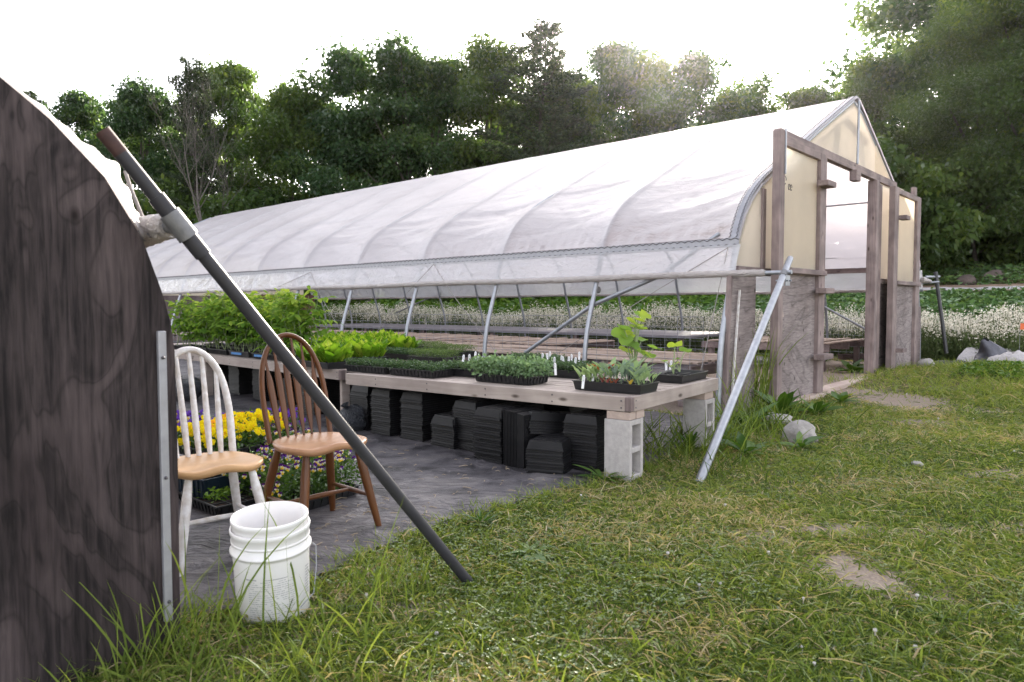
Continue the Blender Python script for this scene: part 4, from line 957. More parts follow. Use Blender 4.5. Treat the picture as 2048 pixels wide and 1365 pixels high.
# ================================================================== BENCHES
def slat_deck(W_, L_, z, along='y', sw=.088, gap=.016, th=.018, rs=None, jit=.004, dzj=.0015):
    rs = rs or random.Random(1); mb = MB(); a = 0; T = W_ if along == 'y' else L_
    while a+sw <= T+.001:
        j = rs.uniform(-jit, jit); dz = rs.uniform(-1, 1)*dzj
        if along == 'y': mb.box(a, a+sw, .01+j, L_-.01+j, z-th+dz, z+dz)
        else: mb.box(.01+j, W_-.01+j, a, a+sw, z-th+dz, z+dz)
        a += sw+gap+rs.uniform(-.003, .003)
    return mb
def bench(label, P, yaw, W_, L_, seed):
    root = thing('potting_bench', label, 'bench', (P[0], P[1], 0), yaw, 'potting benches in front of the greenhouse')
    z = .55; bh = .092
    MB().box(-.045, 0, .047, L_, z-bh, z+.004).build('front_beam', M['bench_y'], root, bevel=.003)
    MB().box(0.001, W_, -.001, .044, z-bh, z+.004).build('end_beam', M['bench_x'], root, bevel=.003)
    MB().box(-.043, 0, .002, .046, z-bh+.002, z+.002).build('corner_block', M['old_z'], root, bevel=.002)
    MB().box(W_, W_+.045, 0, L_, z-bh, z+.004).build('back_beam', M['bench_y'], root, bevel=.003)
    MB().box(0.001, W_-.001, L_-.045, L_, z-bh, z-.02).build('end_beam', M['bench_x'], root, bevel=.003)
    d = slat_deck(W_-.004, L_-.045, z, 'y', rs=random.Random(seed)).build('slats', M['bench_y'], root, bevel=.002); d.location = (.002, .045, 0)
    mb = MB()
    for k in range(1, 6): mb.box(.001, W_-.001, L_*k/6, L_*k/6+.04, z-bh, z-.0205)
    mb.build('cross_member', M['bench_x'], root)
    mb = MB(); k = 0
    ys = [.06]+[.6*i for i in range(1, int(L_/.6)+1)]
    for y in ys:
        for zz in (z-.022, z-.068): mb.lathe([(.001, .002), (.0055, .0015), (.006, 0)], 8, M=Matrix.Translation((-.0455, y+.012, zz)) @ Matrix.Rotation(-PI/2, 4, 'Y'))
    for x in (.02,): 
        for zz in (z-.022, z-.068): mb.lathe([(.001, .002), (.0055, .0015), (.006, 0)], 8, M=Matrix.Translation((x, -.0015, zz)) @ Matrix.Rotation(PI/2, 4, 'X'))
    mb.build('nail', M['dwire'], root)
    return root
for ax in 'xy': M['bench_'+ax] = wood('grey_bench_'+ax, (.43, .365, .325), (.25, .205, .185), ax, grain=.8)
YB1 = GPH+.085; YB2 = GPH-.05
c1 = PZ(1268, 797, .55); c2 = PZ(690, 739, .55)
bench('slatted wooden bench standing on upright concrete blocks at its near corner', c1, YB1, 1.42, 2.80, 2)
bench('long slatted bench carrying the tall tomato plants behind the near bench', c2, YB2, 1.42, 6.2, 3)
def bloc(P, yaw, label, z=0, top=None):
    mb = MB(); w_ = .19
    mb.box(0, .034, 0, w_, 0, .40); mb.box(.156, w_, 0, w_, 0, .40)
    for a, b in ((.0015, .036), (.182, .218), (.364, .3985)): mb.box(.0341, .1559, .002, w_-.002, a, b)
    o = mb.build('concrete_block', M['conc'], bevel=.004); o.location = (P[0], P[1], z); o.rotation_euler = (0, 0, yaw); tag(o, label, 'concrete block'); return o
def bl(P0, yaw, x, y): return Vector((P0[0], P0[1], 0))+Matrix.Rotation(yaw, 3, 'Z') @ Vector((x, y, 0))
bloc(bl(c1, YB1, -.04, .01), YB1, 'upright concrete block under the near corner of the front bench', -.0)
bloc(bl(c1, YB1, 1.20, .0), YB1, 'upright concrete block in the weeds under the far right corner of the front bench', .0)
for x, y, L_, i in ((-.035, .015, .085, 0), (.055, .012, .115, 1), (1.21, .01, .17, 2)):
    P = bl(c1, YB1, x, y); o = MB().box(0, L_, 0, .17, 0, .052).build('wood_block', M['new_x'], bevel=.003); o.location = (P.x, P.y, .402); o.rotation_euler = (0, 0, YB1)
    tag(o, ['short wooden offcut on the corner concrete block, left one', 'short wooden offcut on the corner concrete block, right one', 'wooden offcut on the concrete block hidden in the weeds'][i], 'wood block')
for P0, yaw, x, y, lab in ((c1, YB1, .6, 2.70, 'short timber post at the far end of the front bench'), (c2, YB2, .0, .06, 'short timber post at the near end of the tomato bench'), (c2, YB2, .0, 3.2, 'short timber post half way along the tomato bench'), (c1, YB1, 1.3, 2.7, 'short timber post under the back edge of the front bench'), (c2, YB2, 1.3, .1, 'short timber post under the back edge of the tomato bench')):
    P = bl(P0, yaw, x, y); o = MB().box(0, .085, 0, .04, 0, .456).build('bench_post', M['bench_x'], bevel=.003); o.location = P; o.rotation_euler = (0, 0, yaw); tag(o, lab, 'post')
# ================================================================== TRAYS
def tray_mesh(L_=.54, W_=.28, H_=.062, ribs=False, cells=None, tap=.018, inv=False):
    mb = MB()
    def loop(l, w_, z): return [(-l/2, -w_/2, z), (l/2, -w_/2, z), (l/2, w_/2, z), (-l/2, w_/2, z)]
    rings = [loop(L_-2*tap, W_-2*tap, 0), loop(L_-.012, W_-.012, H_-.006), loop(L_, W_, H_-.006), loop(L_, W_, H_), loop(L_-.016, W_-.016, H_), loop(L_-2*tap-.006, W_-2*tap-.006, .004)]
    V = [p for r in rings for p in r]; F = [(3, 2, 1, 0)]
    for i in range(len(rings)-1):
        for k in range(4): l = (k+1) % 4; F.append((4*i+k, 4*i+l, 4*i+4+l, 4*i+4+k))
    F.append((20, 21, 22, 23)); mb.add(V, F)
    if ribs:
        for i in range(13):
            x = -L_/2+tap+.012+i*(L_-2*tap-.024)/12
            for s in (-1, 1): mb.beam((x, s*(W_/2-tap+.000), .004), (x*1.03, s*(W_/2-.004), H_-.012), .010, .008, up=(1, 0, 0))
        for i in range(6):
            y = -W_/2+tap+.02+i*(W_-2*tap-.04)/5
            for s in (-1, 1): mb.beam((s*(L_/2-tap), y, .004), (s*(L_/2-.004), y*1.05, H_-.012), .010, .008, up=(0, 1, 0))
    if cells:
        for i in range(1, cells[0]): x = -L_/2+i*L_/cells[0]; mb.box(x-.0025, x+.0025, -W_/2+tap, W_/2-tap, .01, H_-.004)
        for i in range(1, cells[1]): y = -W_/2+i*W_/cells[1]; mb.box(-L_/2+tap, L_/2-tap, y-.0025, y+.0025, .01, H_-.0045)
    if inv: mb.v = [(x, y, H_-z) for x, y, z in mb.v]; mb.f = [tuple(reversed(f)) for f in mb.f]
    return mb
YV = lambda yaw: yaw+PI/2
def tray(px, py, label, yaw, z=.556, L_=.54, W_=.28, H_=.062, ribs=False, cells=(6, 3), soil=True, m='black', name='seedling_tray', P=None, group='seedling trays on the benches'):
    P = P or PZ(px, py, z); root = thing(name, label, 'tray', (P.x, P.y, z), yaw, group)
    tray_mesh(L_, W_, H_, ribs, cells).build('tray', M[m], root)
    if soil:
        mb = MB(); nx_, ny_ = 28, 14; V = []; 
        for i in range(nx_+1):
            for j in range(ny_+1):
                x = -L_/2+.02+i*(L_-.04)/nx_; y = -W_/2+.02+j*(W_-.04)/ny_; V.append((x, y, H_*.72+.008*float(vnoise(x*60, y*60+P.x*9))))
        F = [(i*(ny_+1)+j, (i+1)*(ny_+1)+j, (i+1)*(ny_+1)+j+1, i*(ny_+1)+j+1) for i in range(nx_) for j in range(ny_)]
        mb.add(V, F).build('soil', M['soil'], root)
    return root
def cloud(root, name, rs, n, Lx, Ly, z0, h, L, wr, mat, up=.4, clump=None, rr_=(0, 1), dome=True, stems=0):
    x = rs.uniform(-Lx/2, Lx/2, n); y = rs.uniform(-Ly/2, Ly/2, n)
    if clump: cx = np.round(x/clump)*clump; cy_ = np.round(y/clump)*clump; x = cx+(x-cx)*.9; y = cy_+(y-cy_)*.9; loc = np.exp(-(((x-cx)**2+(y-cy_)**2)/(clump*.38)**2)); top = .55+.45*loc
    else: top = .75+.25*vnoise(x*25+7, y*25)
    top = top*(.85+.3*vnoise(x*8, y*8+3)); t = rs.rand(n)**.55
    P = np.stack([x, y, z0+h*top*t], 1); D = nrm(rs.normal(size=(n, 3))*[1, 1, .6]+[0, 0, up]); S = side(D, rs); l = rs.uniform(L[0], L[1], n)
    rnd = np.clip(rr_[0]+(rr_[1]-rr_[0])*(.25+.3*rs.rand(n)+.4*t*rs.rand(n)), 0, 1)
    ps = [strips(P, D, S, l, l*wr, (0, .5, 1), (.4, 1, .15), np.tile([0, 0, -.15], (n, 1)), rnd)]
    if stems:
        m_ = stems; Q = np.stack([rs.uniform(-Lx/2, Lx/2, m_), rs.uniform(-Ly/2, Ly/2, m_), np.full(m_, z0)], 1); D = nrm(np.stack([rs.randn(m_)*.15, rs.randn(m_)*.15, np.ones(m_)], 1))
        ps.append(strips(Q, D, side(D, rs), h*.8, .002, (0, 1), (1, .6), np.zeros((m_, 3)), np.full(m_, .5)))
    V, F, a = join(ps); return npmesh(name, V, F, mat, root, {'rnd': a})
M['lett'] = leafmat('lettuce_leaves', [(0, (.07, .16, .015)), (.5, (.17, .32, .025)), (.8, (.30, .44, .04)), (1, (.45, .52, .09))], .5, .5, .04)
M['tom'] = leafmat('tomato_leaves', [(0, (.035, .085, .015)), (.4, (.10, .20, .03)), (.75, (.22, .34, .05)), (1, (.42, .48, .09))], .45, .5, .05)
M['herbd'] = leafmat('dark_herb', [(0, (.025, .05, .022)), (.6, (.065, .11, .05)), (1, (.16, .22, .13))], .3, .5, .07)
M['thyme'] = leafmat('fine_herb', [(0, (.035, .065, .02)), (.6, (.11, .17, .05)), (1, (.22, .28, .10))], .35, .5, .08)
M['oreg'] = leafmat('grey_green_herb', [(0, (.07, .12, .06)), (.6, (.17, .26, .14)), (1, (.32, .42, .24))], .35, .5, .08)
M['kale'] = leafmat('kale_leaves', [(0, (.10, .13, .12)), (.25, (.17, .22, .19)), (.5, (.24, .34, .20)), (.75, (.36, .48, .20)), (.85, (.34, .09, .09)), (.93, (.55, .20, .06)), (1, (.66, .48, .08))], .35, .5, .05, (1.1, 1.1, .9))
M['squash'] = leafmat('squash_leaves', [(0, (.12, .22, .07)), (.5, (.25, .38, .07)), (1, (.42, .50, .07))], .5, .45, .08)
M['stem'] = plain('pale_stem', (.26, .33, .15), .6, 0, .15, 30, .0)
rsn = np.random.RandomState(21)
# dark herb flats
for i, (px, py, kind, lab) in enumerate([(752, 742, 'd', 'tray of dark small-leaved herb, leftmost of the front row'), (843, 750, 'd', 'tray of dark glossy herb with deep black cells at the bench front'),
        (800, 716, 'd', 'tray of dark herb behind the leftmost front tray'), (868, 724, 't', 'tray of fine upright grey-green thyme seedlings behind the dark herb'), (905, 712, 't', 'tray of fine upright seedlings at the bench back beside the lettuce'), (850, 703, 't', 'tray of fine thyme seedlings touching the lettuce')]):
    r = tray(px, py, lab, YV(YB1), ribs=(i < 2))
    if kind == 'd': cloud(r, 'seedlings', rsn, 3600, .54, .28, .045, .075, (.010, .022), .6, M['herbd'], .5, .055)
    else: cloud(r, 'seedlings', rsn, 5200, .54, .28, .045, .10, (.006, .014), .4, M['thyme'], 1.0, None)
r = tray(940, 750, 'tray of crinkled green seedlings with white tags left of the grey-green herb', YV(YB1)); cloud(r, 'seedlings', rsn, 1800, .54, .28, .045, .075, (.012, .026), .6, M['herbd'], .5, .06, (.3, 1))
r = tray(1120, 752, 'tray of dark herb full of white tags behind the kale tray', YV(YB1)); cloud(r, 'seedlings', rsn, 3600, .54, .28, .045, .085, (.012, .026), .6, M['herbd'], .5, .06, (.2, 1))
r = tray(1072, 735, 'dark herb tray at the bench back behind the grey-green herb', YV(YB1)); cloud(r, 'seedlings', rsn, 3000, .54, .28, .045, .085, (.012, .026), .6, M['herbd'], .5, .06, (.2, 1))
r = tray(1022, 764, 'slotted tray heaped with grey-green crinkled oregano', YV(YB1), ribs=True); cloud(r, 'seedlings', rsn, 3200, .58, .34, .05, .15, (.018, .036), .75, M['oreg'], .3, .07, (.1, 1), stems=160)
# ---- lettuce trays
def lettuce_mesh(seed, L=.12, W=.05):
    rs = random.Random(seed); parts = []
    for i in range(9):
        v, f = big_leaf(L*rs.uniform(.65, 1.1), W*rs.uniform(.8, 1.2), .2, -.25*rs.random(), wav=.05, stalk=.15); a = i*2.4; e = rs.uniform(.8, 1.45)
        R = Matrix.Rotation(a, 3, 'Z') @ Matrix.Rotation(-e, 3, 'Y'); parts.append((v @ np.array(R).T, f, np.full(len(v), rs.uniform(.1, 1))))
    return join(parts)
lm_ = []
for s in range(3):
    V, F, a = lettuce_mesh(s); o = npmesh('lettuce_plant', V, F, M['lett'], None, {'rnd': a}, smooth=True); lm_.append(o.data); bpy.data.objects.remove(o)
def put(me, name, par, loc, rz, s=1, tilt=(0, 0)):
    o = bpy.data.objects.new(name, me); C.objects.link(o); o.parent = par; o.location = loc; o.rotation_euler = (tilt[0], tilt[1], rz); o.scale = (s, s, s); return o
rr = random.Random(8)
LT = [(650, 732), (722, 722), (790, 708), (700, 708), (765, 696), (640, 712), (688, 696)]
LL = ['lettuce tray at the left, just right of the tomato plants', 'lettuce tray behind the brown chair back', 'lettuce tray at the right end of the bright green lettuce', 'lettuce tray in the middle of the second row', 'lettuce tray at the back right', 'lettuce tray tucked under the tomato leaves', 'lettuce tray at the back, hardest to see']
for (px, py), lab in zip(LT, LL):
    r = tray(px, py, lab, YV(YB2), cells=(8, 4))
    for i in range(8):
        for j in range(4): put(rr.choice(lm_), 'lettuce_plant', r, (-.235+i*.067+rr.uniform(-.01, .01), -.10+j*.067+rr.uniform(-.01, .01), .048), rr.uniform(0, 6.3), rr.uniform(1.3, 1.9))
# ---- tomato trays
def tomato_mesh(seed, H=.55):
    rs = np.random.RandomState(seed); parts = []; n = 12
    t = np.linspace(0, 1, 7)
    mbs = MB(); pts = [Vector((.02*math.sin(k*2+seed), .02*math.cos(k*1.7), H*k/6*.92)) for k in range(7)]
    for i in range(n):
        h = H*(.22+.72*i/n); a = i*2.4+rs.rand()*.6; Lr = rs.uniform(.14, .22)*(1-.35*(i/n)**3); e = rs.uniform(.25, .8)+.5*(i/n)
        d = np.array([math.cos(a)*math.cos(e), math.sin(a)*math.cos(e), math.sin(e)]); base = np.array([0, 0, h]); sd = np.array([-math.sin(a), math.cos(a), 0]); g = np.array([0, 0, -1.])
        parts.append(strips(base[None], d[None], sd[None], Lr, .004, (0, .5, 1), (1, .8, .5), (g*.45)[None], np.array([.5])))
        for k in range(4):
            s = .30+.2*k; p = base+d*Lr*s+g*.45*Lr*s*s
            for sg in ((-1, 1) if k < 3 else (0,)):
                dd = nrm(d*(.45 if sg else 1)+sd*sg*.9+g*(.15+.5*rs.rand())+rs.randn(3)*.15); ss = nrm(np.cross(dd, [0, 0, 1.])+rs.randn(3)*.25); l = rs.uniform(.045, .08)
                parts.append(strips(p[None], dd[None], ss[None], l, l*.58, (0, .3, .7, 1), (.3, 1, .75, .08), (g*.35)[None], np.array([np.clip(.2+.5*rs.rand()+.3*(i/n), 0, 1)])))
    V, F, a = join(parts); return V, F, a, pts
tm_ = []
for s in range(5):
    V, F, a, pts = tomato_mesh(s); o = npmesh('foliage', V, F, M['tom'], None, {'rnd': a}); st = MB().tube(pts, [.005-.0005*k for k in range(7)], 5).build('stem', M['stem']); tm_.append((o.data, st.data)); bpy.data.objects.remove(o); bpy.data.objects.remove(st)
def tom_plant(par, x, y, z, s, rz):
    k = rr.choice(tm_); e = bpy.data.objects.new('tomato_plant', k[0]); C.objects.link(e); e.parent = par; e.location = (x, y, z); e.rotation_euler = (rr.uniform(-.08, .08), rr.uniform(-.08, .08), rz); e.scale = (s, s, s)
    t = bpy.data.objects.new('stem', k[1]); C.objects.link(t); t.parent = e
ordn = ['nearest', 'second', 'third', 'fourth', 'fifth', 'sixth', 'seventh']
for i in range(7):
    for j in range(3):
        P = bl(c2, YB2, .20+j*.42, .62+i*.60+(.25 if j == 2 else 0)); 
        if proj(P+Vector((0, 0, .9)))[0] > 600: continue
        lab = '%s tray of tall tomato plants from the lettuce, %s row of the bench' % (ordn[i], ['front', 'middle', 'back'][j])
        r = tray(0, 0, lab, YV(YB2), P=Vector((P.x, P.y, .556)), soil=(j == 0), cells=(6, 3) if j == 0 else None, ribs=(j == 0 and i % 2 == 0))
        if j == 0 and i in (2, 3, 5): MB().box(-.17, .10, -.146, -.1425, .022, .045).build('blue_label', M['bluelab'], r).rotation_euler = (0, 0, PI if False else 0); 
        if j == 0 and i in (2, 3, 5): MB().box(-.10, .17, .1415, .145, .022, .048).build('blue_label', M['bluelab'], r)
        big = 1.16*(1.0+.1*math.sin(i*2.1+j))
        for a in range(5):
            for b in range(2): tom_plant(r, -.20+a*.10+rr.uniform(-.02, .02), -.07+b*.14, .045, big*rr.uniform(.85, 1.12), rr.uniform(0, 6.3))
# ---- kale tray
kt = tray(1230, 782, 'open black tray of mixed kale and chard seedlings at the bench corner', YV(YB1), cells=(8, 4), H_=.065)
def kale_mesh(seed, H, W, cr, n=5, lo=.2, hi=.6, stalkc=.5):
    rs = random.Random(seed); parts = []
    for i in range(n):
        v, f = big_leaf(H*rs.uniform(.7, 1.1), W*rs.uniform(.8, 1.2), .25, -.35*rs.random()-.1, n=9, wav=cr, stalk=stalkc); a = i*2.4+rs.random(); e = rs.uniform(1.0, 1.4)
        R = Matrix.Rotation(a, 3, 'Z') @ Matrix.Rotation(-e, 3, 'Y'); parts.append((v @ np.array(R).T, f, np.full(len(v), rs.uniform(lo, hi))))
    return join(parts)
km = []
for s, (H, W, cr, lo, hi) in enumerate([(.16, .045, .10, .66, .76), (.19, .035, .03, .25, .5), (.20, .032, .02, .18, .42), (.18, .045, .03, .5, .7), (.18, .045, .03, .82, .94), (.21, .045, .02, .4, .66)]):
    V, F, a = kale_mesh(s+5, H, W, cr, 5, lo, hi); o = npmesh('kale_seedling', V, F, M['kale'], None, {'rnd': a}, smooth=True); km.append(o.data); bpy.data.objects.remove(o)
order = [0, 0, 0, 3, 2, 2, 1, 3]
for i in range(8):
    for j in range(3):
        k = order[7-i] if j < 2 else [0, 4, 5, 3, 5, 5, 3, 3][7-i]
        # tray local x runs along the bench (away to the left), local y towards the bench front
        put(km[k], 'kale_seedling', kt, (-.225+i*.064+rr.uniform(-.01, .01), .08-j*.08, .048), rr.uniform(0, 6.3), rr.uniform(.75, 1.1))
for i, (x, y, c) in enumerate([(-.02, .10, .86), (-.05, .09, .84), (.06, .08, .83), (-.16, .09, .98), (.0, .11, .82)]):
    V, F, a = kale_mesh(40+i, .06, .035, .02, 2, c, min(1, c+.04), .2); o = npmesh('fallen_leaf', V, F, M['kale'], kt, {'rnd': a}, smooth=True); o.location = (x, y, .05)
# squash seedlings in small pots
sq = tray(1356, 762, 'nearly empty black tray with two young squash plants at the bench end', YV(YB1)+.0, L_=.30, W_=.50, H_=.06, cells=None, soil=False)
tray_mesh(.20, .26, .05, False, (2, 3)).build('cell_insert', M['black'], sq).location = (.02, .08, .008)
def round_leaf(R_, seed):
    rs = random.Random(seed); V = [(0, 0, 0)]; F = []; n = 18; V2 = []
    rings = 3
    for k in range(1, rings+1):
        for i in range(n):
            a = 2*PI*i/n; q = k/rings; notch = 1-.45*math.exp(-((a-PI if a > 0 else 0)/.28)**2)
            r = R_*q*(notch if k > 1 else 1)*(1+.05*math.sin(5*a)); V2.append((r*math.cos(a), r*math.sin(a), .12*R_*q*q*math.sin(3*a+seed)+.25*R_*q*q-.05*R_*(i % 2)*q))
    V = V+V2
    quads = []
    for i in range(n): j = (i+1) % n; quads.append((0, 1+i, 1+j, 1+j))
    for k in range(rings-1):
        for i in range(n): j = (i+1) % n; quads.append((1+k*n+i, 1+(k+1)*n+i, 1+(k+1)*n+j, 1+k*n+j))
    return np.array(V), quads
def squash(par, x, y, H, leaves, seed, s=1, name='squash_plant'):
    rs = random.Random(seed); mb = MB(); lv = MB()
    root = None; data = []
    for (dx, dy, h, R_, tx, ty) in leaves:
        tip = Vector((dx, dy, h)); q = [Vector((0, 0, 0)), Vector((dx*.15, dy*.15, h*.4)), Vector((dx*.5, dy*.5, h*.75)), tip]; mb.tube(q, [.0055, .005, .004, .003], 6)
        V, F = round_leaf(R_, rs.random()*9); Rm = Matrix.Rotation(tx, 3, 'X') @ Matrix.Rotation(ty, 3, 'Y') @ Matrix.Rotation(rs.random()*6, 3, 'Z'); data.append(([Rm @ Vector(p)+tip for p in V], F, rs.uniform(.2, 1)))
    st = mb.build(name, M['stem'], par); st.location = (x, y, .05); st.scale = (s, s, s)
    for V, F, c in data:
        Fs = [tuple(dict.fromkeys(f)) for f in F]
        me = bpy.data.meshes.new('leaf'); me.from_pydata([tuple(p) for p in V], [], Fs); me.polygons.foreach_set('use_smooth', [True]*len(Fs)); at = me.attributes.new('rnd', 'FLOAT', 'POINT'); at.data.foreach_set('value', [c]*len(V)); me.materials.append(M['squash'])
        o = bpy.data.objects.new('leaf', me); C.objects.link(o); o.parent = st
squash(sq, .02, .05, .2, [(.0, -.03, .22, .062, .35, .35), (.05, .06, .10, .03, .2, .1), (-.04, .0, .12, .025, -.2, .2)], 1)
squash(sq, .03, -.09, .2, [(-.02, -.06, .17, .052, .45, .1), (.03, .0, .07, .028, 0, .4), (.04, .06, .05, .03, .2, .2)], 2)
# tall squash plant pot behind the kale tray
tp_ = thing('potted_squash', 'tall squash plant with big yellow-green leaves in a small black pot behind the kale', 'potted plant', PZ(1268, 772, .556)); tp_.rotation_euler = (0, 0, YB1)
mb = MB(); mb.lathe([(.045, 0), (.058, .085), (.062, .085), (.062, .095), (.056, .095), (.052, .02), (.0, .02)], 20); mb.build('pot', M['black'], tp_)
rs2 = random.Random(12); LV = []
for i, (dx, dz, R_) in enumerate([(.10, .50, .055), (.03, .47, .05), (.0, .44, .062), (-.10, .40, .055), (.09, .40, .06), (-.14, .33, .075), (-.02, .35, .06), (.10, .30, .048), (-.05, .27, .055), (.13, .24, .05), (.03, .22, .045), (.07, .19, .04), (-.09, .22, .05), (.16, .17, .05), (.02, .52, .03)]):
    LV.append((dx*.72+rs2.uniform(-.03, .03), -dx*.45+rs2.uniform(-.05, .05), dz*.92, R_*1.15, rs2.uniform(.1, .8), rs2.uniform(-.4, .4)))
squash(tp_, 0, 0, .5, LV, 5, 1, 'stems')
# ---- white tags
def tagmesh():
    mb = MB(); mb.add([(-.009, 0, -.05), (.009, 0, -.05), (.010, 0, .03), (.006, 0, .042), (0, 0, .045), (-.006, 0, .042), (-.010, 0, .03)], [(0, 1, 2, 3, 4, 5, 6)])
    o = mb.build('plant_tag', M['tagw']); s = o.modifiers.new('s', 'SOLIDIFY'); s.thickness = .0015; return o
t0 = tagmesh(); first = True
mbk = MB()
for k in range(5): mbk.box(-.004+.001*(k % 2), .004-.002*(k % 3), -.0022, -.0012, .002+k*.007, .0045+k*.007)
ik0 = mbk.build('print', M['ink'], t0)
def ptag(px, py, h, g, lab):
    global first
    if first: o = t0; first = False
    else: o = copy_tree(t0)
    P = PZ(px, py, .556+h); o.location = P; o.rotation_euler = (rr.uniform(-.15, .15), rr.uniform(-.12, .12), GPH-PI/2+.5+rr.uniform(-.5, .5)); tag(o, lab, 'plant tag', g)
for px, py in ((926, 719), (938, 718), (956, 718), (963, 724), (950, 712)): ptag(px, py, .12, 'white tags left of the oregano', 'small white plant tag in the crinkled seedlings left of the oregano')
for px, py in ((1085, 716), (1094, 717), (1099, 713), (1108, 725), (1122, 722), (1126, 724), (1137, 724), (1110, 738), (1143, 719), (1158, 714), (1150, 726)): ptag(px, py, .12, 'white tags in the dark herb', 'small white plant tag in the dark herb behind the kale tray')
for px, py, lab in ((1166, 764, 'leftmost tag in the kale tray'), (1185, 758, 'tall white tag with writing in the kale tray'), (1332, 733, 'left of two tags in the squash tray'), (1341, 733, 'right of two tags in the squash tray')): ptag(px, py, .08, None, lab)
# ================================================================== NESTED TRAY STACKS
base = tray_mesh(.52, .27, .06, False, None, .020, True)
for i in range(6): base.box(-.21+i*.07, -.21+i*.07+.05, -.095, .095, .058, .066)
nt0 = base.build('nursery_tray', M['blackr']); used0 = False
def stack(px, py, n, yaw, lab, g, z0=.02, pitch=.018, tilt=(0, 0), P=None, jit=.006):
    global used0
    P = P or PZ(px, py); R = Matrix.Rotation(yaw, 4, 'Z') @ Matrix.Rotation(tilt[0], 4, 'X') @ Matrix.Rotation(tilt[1], 4, 'Y')
    n = n if pitch != .018 else int(n*.72)
    for k in range(n):
        if used0: o = nt0.copy(); C.objects.link(o)
        else: o = nt0; used0 = True
        off = R @ Vector((rr.uniform(-jit, jit), rr.uniform(-jit, jit), k*pitch)); o.location = Vector((P.x, P.y, z0+(P.z if P.z > .01 else 0)))+off; o.rotation_euler = (R @ Matrix.Rotation(rr.uniform(-.012, .012), 4, 'Z')).to_euler()
        o['label'] = lab if k < n-1 else 'top tray of '+g; o['category'] = 'tray'; o['group'] = g
y0 = GPH
stack(1195, 937, 27, y0+.1, 'one of the nested black trays in the tall stack next to the concrete block', 'the stack beside the concrete block')
stack(1112, 940, 14, y0+.35, 'one of the nested black trays in the square stack below the tilted pile', 'the square stack below the tilted pile')
stack(1095, 905, 9, y0-.35, 'one of the black trays in the tilted pile lying across other stacks', 'the tilted pile', tilt=(-.05, .12), z0=0, P=Vector((PZ(1100, 928).x, PZ(1100, 928).y, .225)))
stack(1018, 918, 27, y0+.05, 'one of the nested black trays in the stack left of the tilted pile', 'the stack left of the tilted pile')
stack(930, 892, 17, y0, 'one of the nested black trays in the low stack under the middle of the bench', 'the low stack under the middle of the bench')
stack(975, 898, 27, y0-.05, 'one of the nested black trays in the stack behind the low middle one', 'the stack right of the low middle one')
stack(866, 878, 29, y0+.05, 'one of the nested black trays in the stack left of the low middle one', 'the stack left of the low middle one')
stack(806, 868, 28, y0, 'one of the nested black trays in the second stack from the black bag', 'the second stack from the black bag')
stack(762, 856, 29, y0, 'one of the nested black trays in the stack next to the black bag', 'the stack next to the black bag')
stack(505, 786, 28, y0, 'one of the nested black trays under the tomato bench behind the brown chair', 'the stack behind the brown chair')
stack(455, 775, 27, y0, 'one of the nested black trays under the tomato bench right of the white chair', 'the stack right of the white chair')
stack(555, 798, 28, y0, 'one of the nested black trays behind the left side of the brown hoop', 'the stack behind the brown hoop')
stack(655, 825, 27, y0, 'one of the nested black trays under the near end of the tomato bench', 'the stack under the near end of the tomato bench')
stack(610, 806, 20, y0, 'one of the nested trays seen between the brown spindles', 'the stack seen between the brown spindles')
BK = ['the stack next to the block', 'the tilted pile', 'the middle stacks', 'the stack left of the middle', 'the stack next to the bag']
for i_, (px_, py_) in enumerate(((1150, 892), (1060, 880), (900, 862), (840, 852), (775, 838))): stack(px_, py_, 22, y0+.05*i_, 'one of the black trays in the stack added to fill the dark behind '+BK[i_], 'the stack added to fill the dark behind '+BK[i_], pitch=.016)  # back row of stacks added to fill the dark under the bench
# trays standing on edge
P = PZ(1052, 935); 
for k in range(9):
    o = nt0.copy(); C.objects.link(o); o.location = Vector((P.x, P.y, .15))+GV*(.10-.014*k)+GU*.02*0; o.rotation_euler = (PI/2, PI/2, GPH); tag(o, 'black tray standing on edge beside the square stack', 'tray', 'trays standing on edge'); 
# ---- black bags
def bag(px, py, s, label, seed):
    P = PZ(px, py); mb = MB(); n = 30; prof = [(math.cos(t)*(1 if t < .6 else 1), math.sin(t)) for t in np.linspace(-1.4, 1.2, 22)]+[(.18, 1.02), (.10, 1.15), (.22, 1.35)]
    mb.lathe(prof, n); V = []
    for x, y, z in mb.v:
        a = math.atan2(y, x); k = 1+.10*math.sin(a*5+z*3+seed)+.05*math.sin(a*13+z*7); V.append((x*k*s*1.25, y*k*s, (z*.85+.75)*s))
    mb.v = V; o = mb.build('plastic_bag', M['bag']); o.location = (P.x, P.y, .01); o.rotation_euler = (0, .45, GPH+PI); tag(o, label, 'bag')
bag(712, 862, .15, 'wrinkled shiny black plastic bag under the bench right of the brown chair', 1)
bag(381, 800, .17, 'black plastic bag under the tomato bench behind the white chair', 2)
